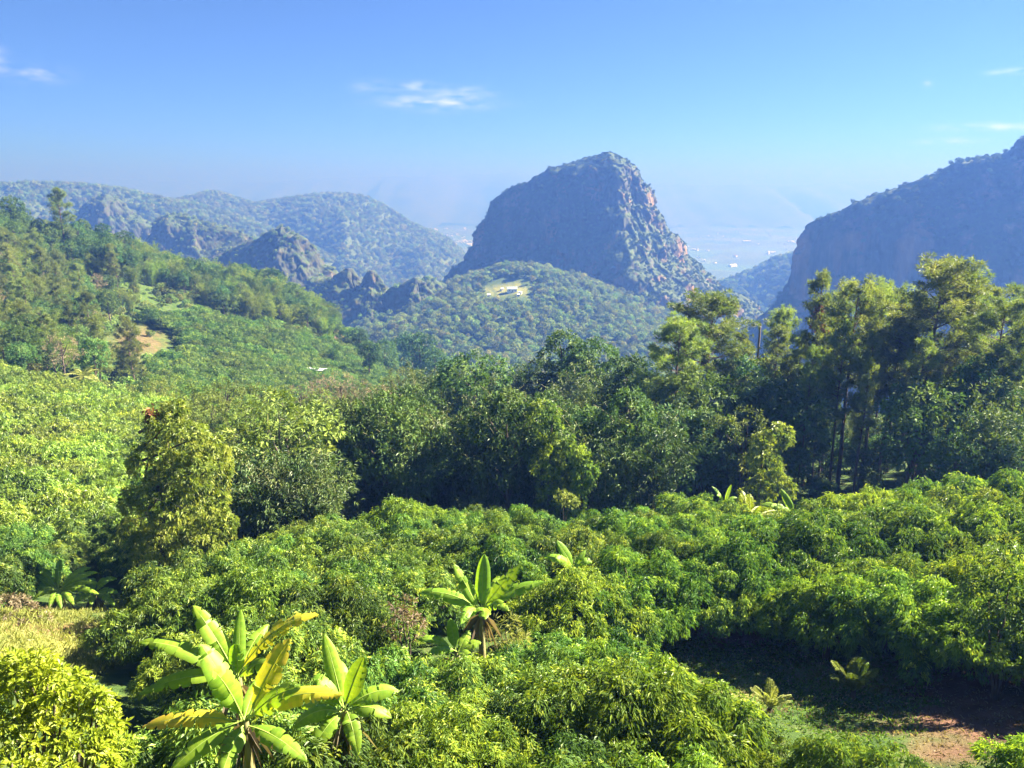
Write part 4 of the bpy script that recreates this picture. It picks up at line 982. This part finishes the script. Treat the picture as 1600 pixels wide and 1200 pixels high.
banana((538, 1112), 13.5, [(569, 1026, .1, .12, .21, 0, 1), (507, 992, .6, .15, .18, 0, 1), (488, 1060, .1, .4, .22, 0, 3), (486, 1176, -.6, .3, .22, 0, 3), (623, 1080, .3, .4, .18, 0, 4), (612, 1122, .0, .4, .18, 0, 4), (455, 1140, -.3, .45, .18, 0, 2), (470, 1105, .4, .4, .18, 0, 3), (530, 1030, .7, .2, .2, 0, 2), (560, 1180, -.6, .3, .18, 0, 3)],
       'banana plant with upright plain green leaves right of the yellowing one', 3, .3)
banana((752, 956), 23., [(657, 926, .3, .5, .25, 0, 4), (709, 882, .2, .15, .24, 0, 2), (757, 866, .5, .1, .27, 0, 1), (815, 881, .3, .15, .25, 0, 5), (850, 909, .2, .35, .24, 0, 8), (758, 968, -1.3, .5, .25, 0, 3), (720, 975, -1.2, .6, .2, 0, 3), (780, 900, .9, .2, .2, 0, 3), (795, 955, -.8, .6, .2, 0, 5)],
       'banana plant with a fan of upright leaves amid the orchard', 4, .3)
banana((713, 1020), 22., [(703, 966, .2, .12, .2, 0, 1), (651, 1000, .2, .5, .17, 0, 4), (738, 1042, -.9, .4, .2, 0, 2), (752, 1004, .2, .2, .2, 0, 2), (668, 1025, -.4, .4, .18, 0, 4), (735, 985, .6, .2, .18, 0, 2)],
       'small young banana plant below the upright fan-leaved one', 5, .25, .09)
banana((897, 892), 30., [(870, 845, .2, .15, .24, 0, 1), (868, 872, -.4, .4, .24, 0, 2), (850, 870, .4, .5, .22, 0, 6), (925, 880, .1, .5, .22, 0, 5), (900, 915, -1.2, .5, .22, 0, 3), (885, 915, -1., .5, .22, 0, 3), (915, 860, .5, .2, .15, 0, 2)],
       'banana plant with one tall leaf deep in the middle of the orchard', 6, .3)
rb_ = np.random.default_rng(9)
def fan(c, Y, n_, rad, seed, label, W=.24, up=.6, stem=.12):
    rg = np.random.default_rng(seed); L = []
    for q in range(n_):
        a = q / n_ * 2 * pi + rg.uniform(-.25, .25); r = rad * rg.uniform(.8, 1.15)
        L.append((c[0] + r * cos(a), c[1] - r * .62 * sin(a) - rad * .12, 1.1 * sin(a), rg.uniform(.45, .8), W, 0, int(rg.integers(2, 6))))
    return banana(c, Y, L, label, seed, W, stem)
fan((92, 925), 36., 13, 62, 21, 'banana plant with drooping leaves beside the dry grass at left', .19)
fan((148, 930), 37.5, 8, 42, 22, 'shaded banana plant just right of the one by the dry grass', .22)
banana((1243, 806), 43., [(1220, 764, .3, .1, .24, 0, 1), (1288, 800, -.3, .3, .32, 0, 3), (1190, 788, .2, .4, .25, 0, 9), (1270, 785, .5, .4, .22, 0, 5), (1225, 820, -1, .5, .24, 0, 5), (1330, 818, .2, .5, .2, 0, 8)], 'pale banana plant with wilted leaves at the orchard edge below the pines', 7, .3)
banana((1132, 788), 46., [(1143, 757, .2, .2, .13, 0, 1), (1112, 760, .4, .3, .12, 0, 4), (1120, 775, -.3, .5, .16, 0, 4), (1152, 778, .2, .4, .14, 0, 4)], 'slim banana plant with a curled upright leaf below the pines', 8, .2, .09)
for q, (a, b, Y) in enumerate([(262, 505, 232), (300, 512, 228), (320, 508, 236), (282, 500, 240), (240, 498, 240), (345, 516, 232)]):
    rg = np.random.default_rng(50 + q); L = []
    for s in range(7):
        an = s / 7 * 2 * pi + rg.uniform(-.3, .3); L.append((a + 11 * cos(an), b - 4 - 7 * abs(sin(an)), 1.2 * sin(an), .6, .32, 0, 2))
    banana((a, b), Y, L, 'tiny pale banana plant on the far slope above the red patch', 60 + q, .3, .15, 'banana plants on the far slope')

# ------------------------------------------------------------------ palms, ferns, shrubs
def frond(mb, C, T, lift, leaf, w, rng, n_=26, tint=.5, droop=.25):
    t = np.linspace(0, 1, n_)[:, None]; K = (C + T) / 2 + [0, 0, lift]
    P = (1 - t) ** 2 * C + 2 * t * (1 - t) * K + t * t * T; tg = unit(np.gradient(P, axis=0))
    S = unit(np.cross(tg, [0, 0, 1.]))
    mb.tube(P, np.linspace(.02, .005, n_), 4, tint)
    prof = np.sin(np.clip(t[:, 0] * .9 + .1, 0, 1) * pi) ** .6
    for sd in (-1, 1):
        mb.leaves(P[2:], sd * S[2:] + tg[2:] * .6 + rng.normal(0, .08, (n_ - 2, 3)), np.repeat([[0, 0, 1.]], n_ - 2, 0), leaf * prof[2:], w, droop, .2, np.clip(tint + rng.normal(0, .1, n_ - 2), 0, 1))
def palm(px_, py_, Y, h, fr, L, label, mat, seed, leaf=.45, w=.03, el=(.1, 1.2), cat='palm', name='palm_tree', n_=26):
    rg = np.random.default_rng(seed); C = at(px_, py_, Y); g = g1(C[0], Y)
    if cat == 'fern': C[2] = g + h
    o0 = np.array([C[0], Y, min(g, C[2] - h)])
    o = thing(name, o0, 0, (1, 1, 1), label, cat)
    tb = MB(); limb(tb, rg, (0, 0, -.4), C - o0, .12, .08, 6, .03, 7); link('trunk', tb.mesh('trunk', M['bark'], True), o)
    for q in range(fr):
        a = q / fr * 2 * pi + rg.uniform(-.3, .3); e = rg.uniform(*el); mb = MB()
        T = C + L * rg.uniform(.8, 1.1) * np.array([cos(a) * cos(e), sin(a) * cos(e), sin(e)])
        frond(mb, C - o0, T - o0, L * .22, leaf, w, rg, n_, .55)
        link('frond', mb.mesh('frond', M[mat]), o)
    return o
palm(130, 588, 116, 2.5, 11, 2.8, 'half-dry feather palm standing above the sunlit grove', 'drygrass', 31, .6, .06, (-.5, .9))
palm(1172, 815, 43.5, 1., 15, 2.1, 'bright yellow-green palm with stiff fan fronds at the orchard edge', 'yellow_shrub', 32, .35, .05, (.2, 1.4))
palm(1335, 1068, 23.2, .3, 11, 1.25, 'pale tree fern with feathery fronds at the back of the clearing', 'olive', 33, .3, .018, (.5, 1.3), 'fern', 'tree_fern', 40)
palm(1205, 1085, 22.3, .15, 13, .9, 'yellowish withered fern in the clearing, left of the pale tree fern', 'drygrass', 34, .2, .014, (.5, 1.35), 'fern', 'withered_fern')

def shrub(a, b, Y, lobes, mat, label, seed, leaf=.16, lw=.035, dens=16., k=14, droop=.15, tin=.5):
    rg = np.random.default_rng(seed); c0 = at(a, b, Y); g = g1(c0[0], Y)
    o = thing('leafy_shrub', (c0[0], Y, g), 0, (1, 1, 1), label, 'shrub')
    lob = []
    for px_, py_, r, dy in lobes:
        p = at(px_, py_, Y + dy) - [c0[0], Y, g]; s = r * np.linalg.norm(at(px_, py_, Y)) / FPX
        lob.append((*p, s, s, s * .9))
    mb = MB(); C, N = crown_tufts(rg, lob, dens, -.5)
    mop(mb, rg, C, N, k, leaf, lw, droop, .12, np.clip(tin + .4 * fbm(C * 2, 2, seed), 0, 1), .15)
    link('crown', mb.mesh('crown', M[mat]), o)
    tm = MB()
    for q in lob: limb(tm, rg, (0, 0, -.3), q[:3], .06, .015)
    link('trunk', tm.mesh('trunk', M['bark'], True), o)
shrub(60, 1190, 11., [(-5, 1060, 14, .3), (30, 1038, 12, .2), (75, 1052, 12, .1), (122, 1070, 12, .3), (160, 1105, 13, .2), (176, 1140, 12, .1), (185, 1180, 14, 0), (148, 1090, 10, .1), (60, 1045, 16, .2), (15, 1050, 20, .3), (110, 1080, 20, .3), (150, 1130, 18, 0), (168, 1165, 20, 0), (45, 1065, 22, 0), (135, 1100, 14, .2), (85, 1070, 18, -.2), (35, 1085, 30, .3), (95, 1115, 34, .2), (20, 1140, 40, .1), (130, 1160, 34, -.1), (75, 1180, 46, -.3), (150, 1200, 30, -.3), (-10, 1100, 40, .4), (20, 1215, 60, -.5), (110, 1225, 50, -.6)], 'yellow_shrub', 'bright yellow-green leafy shrub in the lower left corner', 71, .115, .024, 30., 14, .35, .45)
shrub(60, 985, 31., [(20, 962, 26, 0), (50, 968, 20, .2), (-15, 960, 28, .3)], 'drybrown', 'dry brown bush at the edge of the dry grass patch', 72, .2, .03, 7)
shrub(632, 985, 24., [(628, 950, 16, 0), (636, 980, 22, .2), (622, 975, 18, .3)], 'drybrown', 'brown withered bush left of the upright banana plant', 73, .22, .025, 8, 10)
shrub(790, 1010, 23.5, [(790, 985, 22, 0), (800, 1010, 24, 0), (775, 1005, 20, .2)], 'drygrass', 'bare twiggy bush right of the upright banana plant', 74, .26, .010, 6, 9)
shrub(1570, 1010, 22., [(1560, 985, 50, .5), (1600, 960, 55, .8), (1610, 1010, 55, .3), (1545, 940, 40, 1.0), (1580, 900, 45, 1.2)], 'lychee', 'large dark bush hanging over the red earth at the right edge', 75, .18, .03, 11, 15, .55, .4)
shrub(880, 785, 50., [(880, 778, 12, 0), (890, 786, 12, 0)], 'olive', 'small pale bush at the top edge of the orchard', 76, .25, .05, 6)
shrub(1440, 775, 52., [(1425, 768, 10, 0), (1450, 778, 13, 0)], 'olive', 'small dry-tipped bush at the foot of the pines', 77, .25, .05, 6)

# ------------------------------------------------------------------ ground cover
def cover(name, mask, dens, mat, hgt, wid, label, y1=60, seed=1, cat='grass', spread=.5, per=5):
    rg = np.random.default_rng(seed)
    fm = np.concatenate([mask, z1])[GQ].mean(1); s = (fm > .15) & (GV[GQ[:, 0], 1] < y1) & (GV[GQ[:, 0], 1] > 5)
    Q = GQ[s]
    if not len(Q): return
    P, N = scatter(GV, Q, dens, rg, lambda P, N: np.ones(len(P)) * .9)
    k = infront(P, 40); P = P[k]
    c = np.repeat(P, per, 0) + rg.normal(0, .07, (len(P) * per, 3)) * [1, 1, 0]
    d = rvec(rg, len(c)) * spread + [0, 0, 1]
    mb = MB(); mb.leaves(c - [0, 0, .03], d, rvec(rg, len(c)), hgt * rg.uniform(.5, 1.4, len(c)), wid, .25, .2, np.clip(np.repeat(rg.normal(.5, .25, len(P)), per), 0, 1))
    tag(link(name, mb.mesh(name, M[mat])), label, cat, kind='stuff')
lawn = np.maximum.reduce([blob(1160, 1045, 190, 85, y1=60), blob(1400, 1090, 220, 70, y1=60)]) * (1 - earth)
cover('dry_grass', dry * (gy < 60) * (gx < 0), 26, 'drygrass', .4, .014, 'tall dry straw-coloured grass in the clearing at lower left', seed=2)
cover('clearing_plants', lawn, 42, 'grass', .16, .03, 'low green ground cover in the shaded clearing at right', seed=3, spread=1.4)
cover('straw_litter', np.maximum(earth * (gx > 0), lawn * .3), 34, 'drybrown', .16, .02, 'dead stalks and straw on the red earth at right', seed=4, spread=2.0, per=3)

# ------------------------------------------------------------------ buildings
M['white'] = noise_mat('white_paint', [(.3, (.66, .66, .64)), (.7, (.8, .8, .78))], 2, .6, 0)
M['roof_blue'] = noise_mat('blue_grey_roof', [(.3, (.22, .28, .34)), (.7, (.30, .36, .42))], 2, .5, 0)
M['roof_white'] = noise_mat('white_roof', [(.3, (.6, .62, .62)), (.7, (.78, .78, .76))], 1, .5, 0)
M['roof_red'] = noise_mat('red_roof', [(.3, (.28, .13, .08)), (.7, (.38, .2, .12))], 1, .6, 0)
M['glass_dark'] = noise_mat('dark_window', [(.3, (.03, .04, .05)), (.7, (.05, .06, .07))], 1, .2, 0, spec=.5)
M['wood'] = noise_mat('weathered_wood', [(.3, (.13, .10, .07)), (.7, (.24, .19, .14))], 5, .85, .3, stretch=(1, 1, .2))
def gable(mb, hx, hy, z0, z1_, over=.4, th=.15):
    x, y = hx + over, hy + over
    V = [(-x, -y, z0), (x, -y, z0), (x, 0, z1_), (-x, 0, z1_), (-x, y, z0), (x, y, z0)]
    V = V + [(a, b, c + th) for a, b, c in V]
    mb.add(np.array(V, float), Q=[[0, 1, 2, 3], [3, 2, 5, 4], [6, 9, 8, 7], [9, 10, 11, 8], [0, 6, 7, 1], [4, 5, 11, 10], [0, 3, 9, 6], [3, 4, 10, 9], [1, 7, 8, 2], [2, 8, 11, 5]])
def house_parts(hx, hy, h, rise, roof):
    w = MB(); w.box((0, 0, h / 2 - .5), (hx, hy, h / 2 + .5))
    w.add(np.array([(-hx, -hy, h), (-hx, hy, h), (-hx, 0, h + rise * .92), (hx, -hy, h), (hx, hy, h), (hx, 0, h + rise * .92)], float), T=[[0, 2, 1], [3, 4, 5]])
    r_ = MB(); gable(r_, hx, hy, h - .05, h + rise)
    return w.mesh('wall', M['white']), r_.mesh('roof', M[roof])
def house(name, px_, py_, Y, hx, hy, h, rise, rz, roof, label, cat='house', group=None, detail=True):
    p = at(px_, py_, Y); g = g1(p[0], Y)
    o = thing(name, (p[0], Y, g), rz, (1, 1, 1), label, cat, group)
    a, b = house_parts(hx, hy, h, rise, roof); link('wall', a, o); link('roof', b, o)
    if detail:
        d = MB(); d.box((0, -hy - .03, h * .36), (.5, .05, h * .36)); link('door', d.mesh('door', M['wood']), o)
        for s in (-.6, .6):
            d = MB(); d.box((s * hx, -hy - .03, h * .55), (.55, .05, .5)); link('window', d.mesh('window', M['glass_dark']), o)
    return o
house('hill_house', 800, 441, 697, 4.4, 2.8, 2.8, 1.8, .12, 'roof_blue', 'grey-blue roofed house above the yellow field below the peak')
for a, b, Y, s, rz, lb in [(763, 449, 690, 1.3, .5, 'white hut at the left end of the yellow field'), (753, 454, 684, .9, .2, 'smallest white hut at the far left of the yellow field'), (784, 439, 704, 1.1, .8, 'white hut left of the grey-blue roofed house'),
                           (813, 452, 688, 1.3, -.4, 'white hut right of the yellow field'), (810, 456, 682, 1.0, .1, 'white hut at the lower right corner of the yellow field')]:
    house('white_hut', a, b, Y, s, s * .8, 1.7, .8, rz, 'roof_white', lb, 'hut')
p = at(490, 557, 195); g = g1(p[0], 195)
o = thing('farm_shed', (p[0], 195, g), -.25, (1, 1, 1), 'long low open shed with a white metal roof above the dry shrubs', 'shed')
mb = MB(); gable(mb, 2.8, 1.1, 3.7, 4.0, .2, .06); link('roof', mb.mesh('roof', M['roof_white']), o)
for sx_ in (-2.6, 0, 2.6):
    for sy_ in (-1.0, 1.0):
        mb = MB(); mb.tube([(sx_, sy_, -.5), (sx_, sy_, 3.72)], .09, 6); link('post', mb.mesh('post', M['wood']), o)
p = at(1188, 506, 92); g = g1(p[0], 92)
o = thing('utility_pole', (p[0], 92, g), .3, (1, 1, 1), 'thin dark utility pole rising between the pines', 'pole')
mb = MB(); mb.tube([(0, 0, -1), (0, 0, (p[2] - g) * .5), (0, 0, p[2] - g)], [.19, .16, .13], 8); mb.tube([(0, 0, p[2] - g), (0, 0, p[2] - g + .06)], [.13, .03], 8)
link('post', mb.mesh('post', M['wood'], True), o)
mb = MB(); mb.box((0, .18, p[2] - g - .5), (.08, .12, .3)); link('bracket', mb.mesh('bracket', M['roof_blue']), o)
# rust-coloured dead pine tip
p = at(1283, 466, 81); g = g1(p[0], 81); H = p[2] - g
o = thing('dead_pine', (p[0], 81, g), 0, (1, 1, 1), 'dead pine with a rust-brown pointed tip in the pine row', 'tree')
rg = np.random.default_rng(8); tm = MB(); limb(tm, rg, (0, 0, -1), (0, 0, H), .22, .03, 10, .02, 7); link('trunk', tm.mesh('trunk', M['pinebark'], True), o)
mb = MB(); m_ = 900; t = rg.random(m_); a = rg.uniform(0, 2 * pi, m_); r_ = (.15 + 1.0 * t) * rg.random(m_) ** .5
mb.leaves(np.stack([r_ * np.cos(a), r_ * np.sin(a), H - 3.6 * t], -1), rvec(rg, m_) + [0, 0, -.2], rvec(rg, m_), .4, .04, .2, .1, rg.random(m_)); link('crown', mb.mesh('crown', M['rust']), o)
# town on the plain
TW = [house_parts(16, 9, 8, 4, 'roof_white'), house_parts(10, 8, 9, 3, 'roof_red'), house_parts(28, 12, 10, 4, 'roof_white'), house_parts(9, 9, 22, 2, 'roof_white')]
rt = np.random.default_rng(12)
def town(n_, x0, x1, y0, y1, label, group):
    for q in range(n_):
        a, b = rt.uniform(x0, x1), y0 + (y1 - y0) * rt.random()
        Y = PLAIN / ray(a, b)[1]; x = ray(a, b)[0] * Y
        if np.hypot(x, Y) > 7000: continue
        o = thing('town_building', (x, Y, g1(x, Y)), rt.uniform(0, pi), rt.uniform(.3, .75), label, 'building', group)
        for nm, me in zip(('wall', 'roof'), TW[rt.choice(4, p=[.35, .3, .25, .1])]): link(nm, me, o)
town(60, 640, 735, 345, 395, 'far white building of the town between the long ridge and the peak', 'town left of the peak')
town(36, 1055, 1245, 362, 425, 'far pale building scattered on the plain between peak and right cliff', 'buildings right of the peak')

# ------------------------------------------------------------------ haze
m, n, l, out = mat_new('haze')
pv = n.new('ShaderNodeVolumePrincipled'); pv.inputs['Color'].default_value = (*HAZE_COLOR, 1); pv.inputs['Density'].default_value = HAZE_DENSITY
pv.inputs['Absorption Color'].default_value = (*HAZE_ABSORB, 1); pv.inputs['Anisotropy'].default_value = 0.2
l.new(pv.outputs[0], out.inputs['Volume'])
mb = MB(); mb.box((0, 0, -75), (13600, 13600, 265)); hz = link('haze', mb.mesh('haze', m)); tag(hz, 'blue morning haze filling the valley', 'haze', kind='stuff')

# ------------------------------------------------------------------ labels that single out the things next to a landmark
LM = [(752, 956, 23, 'the upright fan-leaved banana plant'), (897, 892, 30, 'the banana plant with one tall leaf'), (382, 1128, 12.5, 'the biggest banana plant'), (538, 1112, 13.5, 'the plain green banana plant'), (1172, 815, 43.5, 'the yellow-green palm'),
      (1335, 1068, 24, 'the pale tree fern'), (1205, 1085, 22.5, 'the withered fern'), (60, 1190, 11, 'the yellow-green corner shrub'), (92, 925, 36, 'the banana plant by the dry grass'), (250, 935, 40, 'the vine-clad tree'), (1520, 1105, 23, 'the red earth patch'),
      (862, 760, 57.5, 'the bright climber-wrapped tree'), (1188, 560, 92, 'the utility pole'), (130, 588, 116, 'the half-dry feather palm'), (490, 557, 195, 'the white-roofed shed'), (222, 535, 205, 'the far red earth patch')]
byl = {}
for o in bpy.data.objects:
    if o.parent is None and o.type == 'EMPTY' and 'group' in o.keys() and o.get('category') in ('tree', 'bamboo', 'shrub'): byl.setdefault(o['label'], []).append(o)
KIND = {'lychee_tree': 'lychee tree', 'bamboo_clump': 'bamboo clump', 'broadleaf_tree': 'broadleaf tree', 'pine_tree': 'pine', 'hillside_tree': 'hillside tree', 'understory_tree': 'small leafy tree', 'feathery_tree': 'feathery tree', 'dry_shrub': 'dry shrub', 'knoll_tree': 'tree'}
done = set()
for a, b, Y, nm in LM:
    L0 = at(a, b, Y)[:2]
    for kd in ('lychee_tree', 'bamboo_clump', 'broadleaf_tree', 'hillside_tree', 'understory_tree', 'pine_tree'):
        cand = [o for v in byl.values() if len(v) > 1 for o in v if o.name.split('.')[0] == kd and o.name not in done]
        for word, dx, dy in (('right beside', 1, 0), ('left beside', -1, 0), ('directly behind', 0, 1), ('directly in front of', 0, -1)):
            best = None
            for o in cand:
                v = np.array([o.location.x, o.location.y]) - L0; d = np.linalg.norm(v)
                if o.name in done or d > .16 * Y + 2 or d < .3: continue
                if (v[0] * dx + v[1] * dy) / d < .8: continue
                if best is None or d < best[0]: best = (d, o)
            if best:
                o = best[1]; done.add(o.name)
                side = {'right beside': 'just right of', 'left beside': 'just left of', 'directly behind': 'directly behind', 'directly in front of': 'directly in front of'}[word]
                o['label'] = KIND[kd] + ' standing ' + side + ' ' + nm
